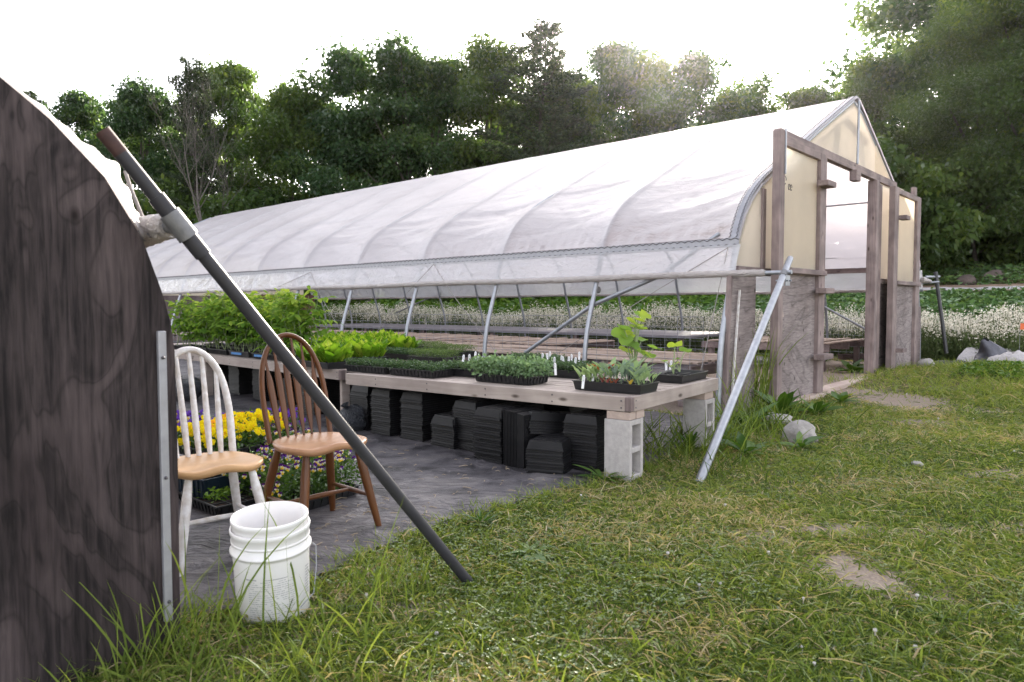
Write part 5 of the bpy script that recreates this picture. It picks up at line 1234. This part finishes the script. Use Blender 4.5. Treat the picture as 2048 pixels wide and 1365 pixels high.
# ================================================================== INSIDE TABLES
def table(label, u, v, W_, L_, z, along, m, seed, group):
    root = gthing('slatted_table', label, 'table', group, u, v)
    slat_deck(W_, L_, z, along, .085, .055, .022, random.Random(seed), .03, .012).build('slats', M[m], root, bevel=.002)
    mb = MB()
    for k in (0, .5, 1): 
        if along == 'y': mb.box(0, W_, k*(L_-.05)+.0, k*(L_-.05)+.045, z-.15, z-.036)
        else: mb.box(k*(W_-.05), k*(W_-.05)+.045, 0, L_, z-.15, z-.036)
    mb.build('frame', M['old_x'], root, bevel=.003)
    for x in (.05, W_-.15):
        for y in (.1, L_-.2): MB().box(x, x+.09, y, y+.09, 0, z-.152).build('leg', M['old_z'], root)
    return root
for i in range(6): table('long slatted table just inside the open side, number %s from the doors' % ordn[i].replace('nearest', 'one'), .42, .55+i*2.42, 1.75, 2.38, .50, 'y', 'slat_y', i, 'slatted tables inside the greenhouse')
for i in range(4): table('slatted table in the middle row, %s from the doors' % ordn[i].replace('nearest', 'first'), 2.62, 4.3+i*2.42, 1.9, 2.38, .49, 'x', 'slat_x', 10+i, 'slatted tables inside the greenhouse')
table('weathered slatted table seen through the open doorway', 5.55, .75, 2.1, 2.3, .50, 'x', 'slat_x', 20, 'slatted tables inside the greenhouse')
P = gw(5.55, 3.4); ct = thing('covered_table', 'long low table covered with grey cloth along the far side of the greenhouse', 'table', P, GPH)
MB().box(0, 2.3, 0, 13, .50, .56).build('cloth_cover', plain('grey_cover', (.20, .19, .21), .5, 0, .15, 2, .3), ct, bevel=.02)
for k in range(6):
    for x in (.05, 2.1): MB().box(x, x+.09, .1+k*2.5, .19+k*2.5, 0, .498).build('leg', M['old_z'], ct)
o = tray_mesh(1.0, .22, .10, True, None).build('crate', M['old_x']); o.location = gw(7.8, .8, .1); tag(o, 'grey slatted crate beside the doorway table', 'crate')
# weeds inside by the doorway and along the far hoops
M_w = M['weed']
for i, (u, v, L, W, n) in enumerate([(5.4, .35, .34, .16, 14), (6.3, .45, .3, .14, 12), (7.4, .5, .36, .15, 14), (5.9, .25, .2, .10, 12)]):
    P = gw(u, v); rosette('broadleaf_weed', 'leafy weed under the table seen through the doorway', 'weed', P.x, P.y, n, L, W, M_w, 40+i, up=(.3, 1.2), group='weeds under the doorway table', rndr=(0, .5))
for i in range(14):
    P = gw(8.0+.2*math.sin(i*3), 1.6+i*1.25); rosette('broadleaf_weed', 'small leafy weed at the far side of the greenhouse floor', 'weed', P.x, P.y, 10, .16, .08, M_w, 60+i, up=(.3, 1.3), group='small weeds along the far side')
# dark cloth on the greenhouse floor
xs_ = np.linspace(.05, GW-.1, 60); vs_ = np.linspace(2.2, GL-.5, 120); A_, B_ = np.meshgrid(xs_, vs_, indexing='ij')
o = npmesh('floor_cloth', np.stack([GO.x+GU.x*A_+GV.x*B_, GO.y+GU.y*A_+GV.y*B_, .012+.02*fbm(A_*2, B_*2, 3)], -1).reshape(-1, 3), gridfaces(60, 120), cloth_mat(), smooth=True); tag(o, kind='structure')
# reddish boards at the far end
P = PD(578, 640, 25.5); o = MB()
for k in range(9): o.box(-1.05+k*.235, -1.05+k*.235+.225, 0, .03, 0, 1.55)
o = o.build('board_wall', wood('red_boards', (.24, .12, .10), (.13, .07, .06), 'z'), bevel=.004); o.location = (P.x, P.y, 0); o.rotation_euler = (0, 0, GPH); tag(o, 'reddish wooden boards standing at the far end behind the tomato plants', 'boards')
# ================================================================== CHAIRS
def chair(label, x, y, yaw, style, z=.015):
    root = thing('windsor_chair', label, 'chair', (x, y, z), yaw, None); brown = style == 'brown'
    fm = M['brown'] if brown else M['white']; sm = M['seatb'] if brown else M['seatl']
    SZ = .435; n = 48; V = []; rings = [0, .35, .65, .85, .95, 1.0]
    def outline(a):
        c, s = math.cos(a), math.sin(a); hx = .205+(.022*s if s > 0 else .030*s); e = 2.7
        r = 1/((abs(c)/hx)**e+(abs(s)/.20)**e)**(1/e); return r
    tops = []; mb = MB()
    for q in rings:
        for i in range(n):
            a = 2*PI*i/n; r = outline(a)*q; X = r*math.cos(a); Y = r*math.sin(a)
            dz = -.014*(1-q**2)*(1 if Y < .10 else max(0, 1-(Y-.1)/.12)); sad = .010*math.cos(X/.20*PI*1.6)*max(0, (Y-.05)/.15) if Y > .05 else 0
            V.append((X, Y, SZ+dz+sad-(.006 if q == 1.0 else 0)))
    for q, zz in ((1.0, -.020), (.96, -.034), (.6, -.036), (0, -.036)):
        for i in range(n):
            a = 2*PI*i/n; r = outline(a)*q; X = r*math.cos(a); Y = r*math.sin(a); sad = .008*math.cos(X/.20*PI*1.6)*max(0, (Y-.05)/.15) if Y > .05 else 0
            V.append((X, Y, SZ+zz+(sad if q > .9 else 0)))
    m_ = len(V)//n; F = [(i*n+k, i*n+(k+1) % n, (i+1)*n+(k+1) % n, (i+1)*n+k) for i in range(m_-1) for k in range(n)]
    mb.add(V, F, True); mb.build('seat', sm, root)
    # hoop back
    Hh = .50; hp = []
    for t in np.linspace(0, PI, 33):
        if True: X = -(.195 if brown else .185)*math.cos(t)*(1-.16*max(0, 1-math.sin(t))**1.5); s = math.sin(t)**.72 if t not in (0,) else 0
        hp.append(Vector((X, -.155-.13*s, SZ-.01+Hh*s)))
    hp[0].z -= .01; hp[-1].z -= .01
    MB().tube(hp, .0155 if brown else .0205, 12, squash=.8).build('back_hoop', fm, root)
    ns = 6 if brown else 5
    for k in range(ns):
        f = (k+1)/(ns+1)*2-1; xb = f*.150; xt = f*.178; 
        best = min(hp, key=lambda p: abs(p.x-xt)+(10 if p.z < SZ+.15 else 0)); top = Vector((xt, best.y, best.z-.004)); bot = Vector((xb, -.150-.012*(1-f*f), SZ-.012))
        m = MB(); pts = [bot.lerp(top, t) for t in np.linspace(0, 1, 15)]
        if brown:
            R = [float(np.interp(t, [0, .1, .16, .30, .62, .70, .80, 1], [.0065, .0075, .013, .0165, .0185, .0150, .0075, .006])) for t in np.linspace(0, 1, 15)]
            m.tube(pts, R, 10); 
            for i in range(len(m.v)):   # flatten into an arrow spindle
                p = Vector(m.v[i]); t = (p.z-bot.z)/(top.z-bot.z); c = bot.lerp(top, max(0, min(1, t))); m.v[i] = (c.x+(p.x-c.x)*1.0, c.y+(p.y-c.y)*.45, p.z)
        else: m.tube(pts, [float(np.interp(t, [0, .3, 1], [.011, .0155, .0095])) for t in np.linspace(0, 1, 15)], 10)
        m.build('spindle', fm, root)
    legs = {}
    for sx in (-1, 1):
        for sy in (-1, 1):
            a = Vector((sx*.135, sy*.125, SZ-.036)); b = Vector((sx*.205, sy*.20-.01*(sy < 0), 0)); legs[(sx, sy)] = (a, b)
            MB().tube([a.lerp(b, t) for t in np.linspace(0, 1, 9)], [float(np.interp(t, [0, .25, .6, 1], [.0150, .0215, .0200, .0145])) for t in np.linspace(0, 1, 9)], 12).build('leg', fm, root)
    st = {}
    for sx in (-1, 1):
        a = legs[(sx, -1)][0].lerp(legs[(sx, -1)][1], .60); b = legs[(sx, 1)][0].lerp(legs[(sx, 1)][1], .60); st[sx] = a.lerp(b, .5)
        MB().tube([a.lerp(b, t) for t in np.linspace(0, 1, 7)], [.008, .0095, .012, .013, .012, .0095, .008], 10).build('stretcher', fm, root)
    MB().tube([st[-1].lerp(st[1], t) for t in np.linspace(0, 1, 7)], [.008, .0095, .012, .013, .012, .0095, .008], 10).build('stretcher', fm, root)
    return root
# local +Y is the front of the seat
chair('brown wooden chair with seven arrow-shaped spindles and worn seat behind the leaning pipe', -.985, 3.57, math.atan2(-.69, .72)-PI/2, 'brown').scale = (1.06,)*3
chair('white painted chair with light wooden seat half hidden by the dark plywood wall', -1.375, 3.21, math.atan2(-.75, .66)-PI/2, 'white')
# ================================================================== BUCKETS
BP = PZ(545, 1215); BYAW = 0
def bucket_prof(): return [(.0, .004), (.128, .004), (.131, .0), (.134, .006), (.141, .265), (.1415, .278), (.150, .280), (.151, .288), (.143, .292), (.1435, .350), (.1475, .354), (.1485, .366), (.1465, .371), (.1415, .371), (.1395, .364), (.1385, .29), (.130, .010), (.0, .008)]
T_ = Matrix.Rotation(.10, 4, 'X')
bk = thing('bucket', 'outer white plastic bucket with printed side standing in the grass in front of the chairs', 'bucket', (BP.x, BP.y, -.02), .3); bk.rotation_euler = (.085, -.02, .3); bk.scale = (.97,)*3
MB().lathe(bucket_prof(), 56).build('shell', M['bucket'], bk)
mb = MB(); rs3 = random.Random(4)
def arc(z, a0, a1, h, mb=mb):
    n = max(2, int((a1-a0)/.05)); V = []
    for i in range(n+1):
        a = a0+(a1-a0)*i/n
        for zz in (z, z+h): r = .134+(zz/.235)*.007+.0012; V.append((r*math.cos(a), r*math.sin(a), zz))
    mb.add(V, [(2*i, 2*i+2, 2*i+3, 2*i+1) for i in range(n)])
for row in range(19):
    z = .205-row*.0085; a = -2.2
    if row == 0: arc(z, -2.25, -1.95, .0045); arc(z, -1.72, -1.15, .003); continue
    while a < -.95:
        L_ = rs3.uniform(.03, .12); 
        if rs3.random() < .8: arc(z, a, min(-.95, a+L_), .0022)
        a += L_+.02
for row in range(10): arc(.21-row*.012, -.55+rs3.uniform(0, .04), -.33, .004)
mb.build('print', M['print'], bk)['kind'] = 'stuff'
ha = [Vector((.150*math.cos(a), .150*math.sin(a), .262))*1 for a in (0,)]
MB().tube([(.152, 0, .275), (.166, 0, .262), (.165, -.01, .18), (.150, -.09, .11), (.10, -.14, .085)], .0022, 6).build('handle', M['galvd'], bk)
b2_ = thing('bucket', 'inner white plastic bucket nested inside another one, its open rim on top', 'bucket', (0, 0, 0))
Mx = bk.rotation_euler.to_matrix(); b2_.location = Vector(bk.location)+Mx @ Vector((.0, .0, .036)); b2_.rotation_euler = bk.rotation_euler; b2_.scale = (.97,)*3
MB().lathe([(r*.965, z) for r, z in bucket_prof()], 56).build('shell', M['bucket'], b2_)
fm0 = plain('faded_red', (.62, .50, .50), .5, 0, 0)
for k in range(2):
    mb = MB(); a0 = -2.1+k*.10; V = [( .1372*math.cos(a), .1372*math.sin(a), z) for a in (a0, a0+.03, a0+.06) for z in (.312, .338)]; mb.add(V, [(0, 2, 3, 1), (2, 4, 5, 3)]); mb.build('faded_mark', fm0, b2_)
# ================================================================== PANSIES AND VIOLAS
def petalmat():
    m, n, out = newmat('petals'); a = nd(n, 'ShaderNodeAttribute', attribute_name='rnd'); r = n.nodes.new('ShaderNodeValToRGB'); r.color_ramp.interpolation = 'CONSTANT'; e = r.color_ramp.elements
    cols = [(.0, (.82, .66, .015)), (.14, (.85, .40, .03)), (.28, (.16, .07, .42)), (.42, (.10, .02, .17)), (.56, (.75, .72, .66)), (.70, (.02, .01, .02)), (.84, (.85, .62, .05))]
    while len(e) < len(cols): e.new(.5)
    for el, (p, c) in zip(e, cols): el.position = p; el.color = (*c, 1)
    n.links.new(a.outputs['Fac'], r.inputs[0]); di = nd(n, 'ShaderNodeBsdfDiffuse'); tr = nd(n, 'ShaderNodeBsdfTranslucent'); mx = nd(n, 'ShaderNodeMixShader'); mx.inputs[0].default_value = .4
    for x in (di, tr): n.links.new(r.outputs[0], x.inputs[0])
    n.links.new(di.outputs[0], mx.inputs[1]); n.links.new(tr.outputs[0], mx.inputs[2]); n.links.new(mx.outputs[0], out.inputs[0]); return m
M['petal'] = petalmat()
M['pfol'] = leafmat('pansy_leaves', [(0, (.03, .07, .018)), (.6, (.07, .13, .03)), (1, (.14, .22, .06))], .4, .5, .1)
Y_, O_, Bv, Dp, Wh, Dk, Yc = .07, .21, .35, .49, .63, .77, .92
def flower_mesh(R_, cols, cen):
    V = []; F = []; A = []
    for k, (a, s) in enumerate(((90+32, 1.0), (90-32, 1.0), (90+112, .92), (90-112, .92), (270, 1.1))):
        a = math.radians(a); r = R_*s; c = Vector((math.cos(a)*r*.5, -.001*k, math.sin(a)*r*.5)); b = len(V); V.append(tuple(c+Vector((0, -.004, 0)))); A.append(cols[k]); m_ = 8
        for i in range(m_): t = 2*PI*i/m_; V.append((c.x+math.cos(t)*r*.52, c.y+.003*math.cos(2*t+k), c.z+math.sin(t)*r*.50)); A.append(cols[k])
        for i in range(m_): F.append((b, b+1+i, b+1+(i+1) % m_))
    b = len(V); 
    for i in range(6): t = i*PI/3; V.append((math.cos(t)*R_*.2, -.007, math.sin(t)*R_*.2-.001)); A.append(cen)
    F.append(tuple(range(b, b+6)))
    me = bpy.data.meshes.new('flower'); me.from_pydata(V, [], F); at = me.attributes.new('rnd', 'FLOAT', 'POINT'); at.data.foreach_set('value', A); me.materials.append(M['petal']); return me
fm_ = {'y': flower_mesh(.022, [Y_]*5, O_), 'o': flower_mesh(.022, [O_]*5, Dk), 'b': flower_mesh(.022, [Bv]*5, Dk), 'v': flower_mesh(.0135, [Dp, Dp, Wh, Wh, Yc], Yc), 'V': flower_mesh(.0135, [Dp, Dp, Bv, Bv, Wh], Yc)}
def blooms(label, P, z, Lx, Ly, h, kinds, n, seed, fol, dome=.06, name='pansy_tray', m='black', cat='flower tray'):
    root = thing(name, label, cat, (P.x, P.y, z), GPH+PI/2+.1, 'trays of pansies and violas'); rs = random.Random(seed)
    tray_mesh(Lx, Ly, .06, True, None).build('tray', M[m], root)
    cloud(root, 'foliage', np.random.RandomState(seed), fol, Lx*1.08, Ly*1.15, .03, h, (.018, .034), .5, M['pfol'], .4, .11, (0, 1), stems=120)
    for i in range(n):
        x = rs.uniform(-.52, .52)*Lx*1.05; y = rs.uniform(-.55, .55)*Ly*1.1; k = rs.choice(kinds); side_ = rs.random() < .45
        zz = .03+h*rs.uniform(.88, 1.10)*(1-.25*abs(x/Lx)-.15*abs(y/Ly)) if not side_ else .03+h*rs.uniform(.35, 1.0)
        if side_: y = rs.choice((-1, 1, 1))*Ly*.58; 
        W = Vector((P.x, P.y, 0)); yawc = math.atan2(-W.x, W.y)   # faces roughly towards the light side / viewer aisle
        o = put(fm_[k], 'flower', root, (x, y, zz), yawc-(GPH+PI/2+.1)+rs.uniform(-.8, .8), rs.uniform(1.0, 1.35), (rs.uniform(-.7, .2), rs.uniform(-.3, .3)))
    return root
def yp(px, py, z): return PZ(px, py, z)
blooms('tray of yellow and orange pansies behind the white chair back', yp(435, 905, .20), .20, .46, .32, .17, 'yyyyyyyyyo', 95, 1, 900)
blooms('tray of bright yellow pansies between the two chairs', yp(492, 893, .20), .20, .34, .30, .19, 'yyyyyyyyyyo', 95, 2, 800)
blooms('tray of blue-violet pansies at the left behind the white spindles', yp(385, 882, .20), .20, .40, .28, .17, 'bbbbyv', 60, 3, 800)
blooms('tray of violet pansies behind the bright yellow ones', yp(545, 868, .20), .20, .30, .26, .15, 'bbbVv', 50, 4, 700)
blooms('overflowing tray of dark purple and white violas under the brown chair seat', yp(560, 1000, .03), .02, .54, .34, .27, 'vvvV', 99, 5, 2600)
blooms('tray of dark purple violas right of the brown chair legs', yp(635, 985, .03), .02, .40, .30, .24, 'vvvV', 80, 6, 1800)
blooms('low tray of purple violas behind the brown chair', yp(560, 940, .03), .02, .50, .30, .30, 'vVVv', 46, 7, 1800)
for i, (px, py, l) in enumerate([(400, 985, 'dark blue crate carrying the pansies behind the white chair'), (500, 965, 'dark blue crate under the bright yellow pansies')]):
    P = PZ(px, py, .0); P = PZ([415, 512][i], [960, 940][i], .1); o = tray_mesh(.58, .40, .17, True).build('blue_crate', M['dblue']); o.location = (P.x, P.y, .02); o.rotation_euler = (0, 0, GPH+PI/2+.1); tag(o, l, 'crate')
r = tray(435, 1005, 'black mesh tray with a small feathery green plant under the white chair', GPH+PI/2, z=.03, ribs=True, group=None); cloud(r, 'seedlings', rsn, 420, .25, .2, .04, .08, (.02, .035), .4, M['tom'], .3, .06)
for i, (px, py) in enumerate(((538, 968), (577, 968), (614, 972))):
    o = MB().box(-.018, .018, 0, .002, -.02, .07).build('tray_tag', M['print']); P = PZ(px, py, .08); o.location = P+Vector((0, -.10, 0)); o.rotation_euler = (-.2, 0, .1*i); tag(o, ['pale tag in the viola tray left of the brown leg', 'pale tag in the viola tray between the brown legs', 'pale tag in the viola tray at the right'][i], 'plant tag')
# ================================================================== RIGHT SIDE: row cover heap, torn black cloth, flag
def heap(name, pts, wid, hgt_, m, label, cat, seed):
    n = 110; k = 26; P = [Vector(p) for p in pts]; V = []
    for i in range(n):
        t = i/(n-1)*(len(P)-1); a = min(len(P)-2, int(t)); c = P[a].lerp(P[a+1], t-a); d = (P[a+1]-P[a]).normalized(); s = Vector((-d.y, d.x, 0)).normalized()
        for j in range(k):
            th = PI*j/(k-1); r = 1+.13*(float(fbm(i*.055+seed, j*.14, 3))-.5)*2; V.append(tuple(c+s*math.cos(th)*wid*r+Vector((0, 0, math.sin(th)*hgt_*r*(1+.07*math.sin(j*1.1+i*.22+seed))*(.6+.5*float(vnoise(i*.08, seed)))))))
    F = [(i*k+j, (i+1)*k+j, (i+1)*k+j+1, i*k+j+1) for i in range(n-1) for j in range(k-1)]
    mb = MB(); mb.add(V, F, True); o = mb.build(name, m); tag(o, label, cat); return o
def G3(px, py, Y): p = PD(px, py, Y); p.z = hz(p.x, p.y)-.02; return p
heap('row_cover_bundle', [G3(1948, 690, 13.6), G3(2000, 690, 13.2), G3(2060, 700, 12.8), G3(2140, 705, 12)], .6, .34, M['sheet'], 'crumpled white row cover sheet lying behind the clover mound', 'row cover', 3)
heap('row_cover_bundle', [G3(1990, 705, 12.2), G3(2040, 720, 11.8), G3(2110, 735, 11.3)], .30, .34, M['sheet'], 'lower fold of white sheet trailing to the right edge', 'row cover', 8)
heap('black_cloth_heap', [G3(1842, 740, 12.6), G3(1900, 735, 12.6), G3(1960, 730, 12.4), G3(2020, 730, 12.0)], .18, .14, M['tblk'], 'rumpled black ground cloth at the foot of the cream flowers', 'cloth', 5)
P = G3(1972, 725, 12.6); mb = MB(); n_ = 16; V = []
for i in range(n_):
    t = i/(n_-1); 
    for j in range(9):
        a = 2*PI*j/9; r = (.26*(1-t)**.7+.05)*(1+.5*math.sin(a*3+t*3)+.3*(float(vnoise(i*.5, j*.9))-.5)); V.append((r*math.cos(a)+.10*math.sin(t*4)+.05*t, r*math.sin(a)*.7, t*(.48+.10*float(vnoise(j*1.3, 2)))))
mb.add(V, [(i*9+j, i*9+(j+1) % 9, (i+1)*9+(j+1) % 9, (i+1)*9+j) for i in range(n_-1) for j in range(9)], True); o = mb.build('draped_stake', plain('grey_cloth', (.10, .10, .125), .5, 0, .25, 8, .8)); o.location = P; tag(o, 'grey-black cloth draped over a stake beside the white sheet', 'cloth')
P = PD(2040, 660, 12.6); g0 = hz(P.x, P.y); fl = thing('marker_flag', 'small orange marker flag at the right edge above the white sheet', 'flag', (P.x, P.y, g0))
MB().tube([(0, 0, 0), (0, 0, P.z-g0+.06)], .003, 5).build('wire', M['galvd'], fl); MB().box(0, .09, -.001, .001, P.z-g0-.05, P.z-g0+.06).build('flag', M['orange'], fl)
P = G3(1990, 690, 12.7); o = MB().lathe([(.0, 0), (.06, 0), (.07, .10), (.04, .13), (0, .13)], 10).build('orange_fitting', M['orange']); o.location = P+Vector((-.05, 0, .1)); tag(o, 'small orange plastic piece on the black cloth', 'fitting')
# litter on the cloth
mb = MB(); rs4 = random.Random(6)
for i in range(260):
    px = rs4.uniform(620, 1230); py = rs4.uniform(870, 1110); P = PZ(px, py, .03)
    if not bool(in_fabric(P.x, P.y, .02)): continue
    a = rs4.random()*6.3; L_ = rs4.uniform(.012, .07); mb.tube([P, P+Vector((math.cos(a)*L_*.5, math.sin(a)*L_*.5, .006)), P+Vector((math.cos(a+.3)*L_, math.sin(a+.3)*L_, 0))], rs4.uniform(.0012, .0026), 4)
o = mb.build('straw_litter', plain('straw', (.42, .33, .23), .9)); tag(o, 'bits of dry straw and leaf litter scattered over the black cloth', 'litter', kind='stuff')
bpy.data.objects.remove(sun) if False else None
# ================================================================== HAZE, added to give the lens glow around the sun
def haze():
    m, n, out = newmat('haze'); v = nd(n, 'ShaderNodeVolumePrincipled'); v.inputs['Color'].default_value = (.96, .93, .98, 1); v.inputs['Density'].default_value = .00009; v.inputs['Anisotropy'].default_value = .9
    n.links.new(v.outputs[0], out.inputs['Volume']); o = MB().box(-90, 120, -20, 130, -1.5, 45).build('haze', m); tag(o, kind='stuff'); o['label'] = 'thin bright haze added for the lens glow around the low sun'; o['category'] = 'haze'
haze()
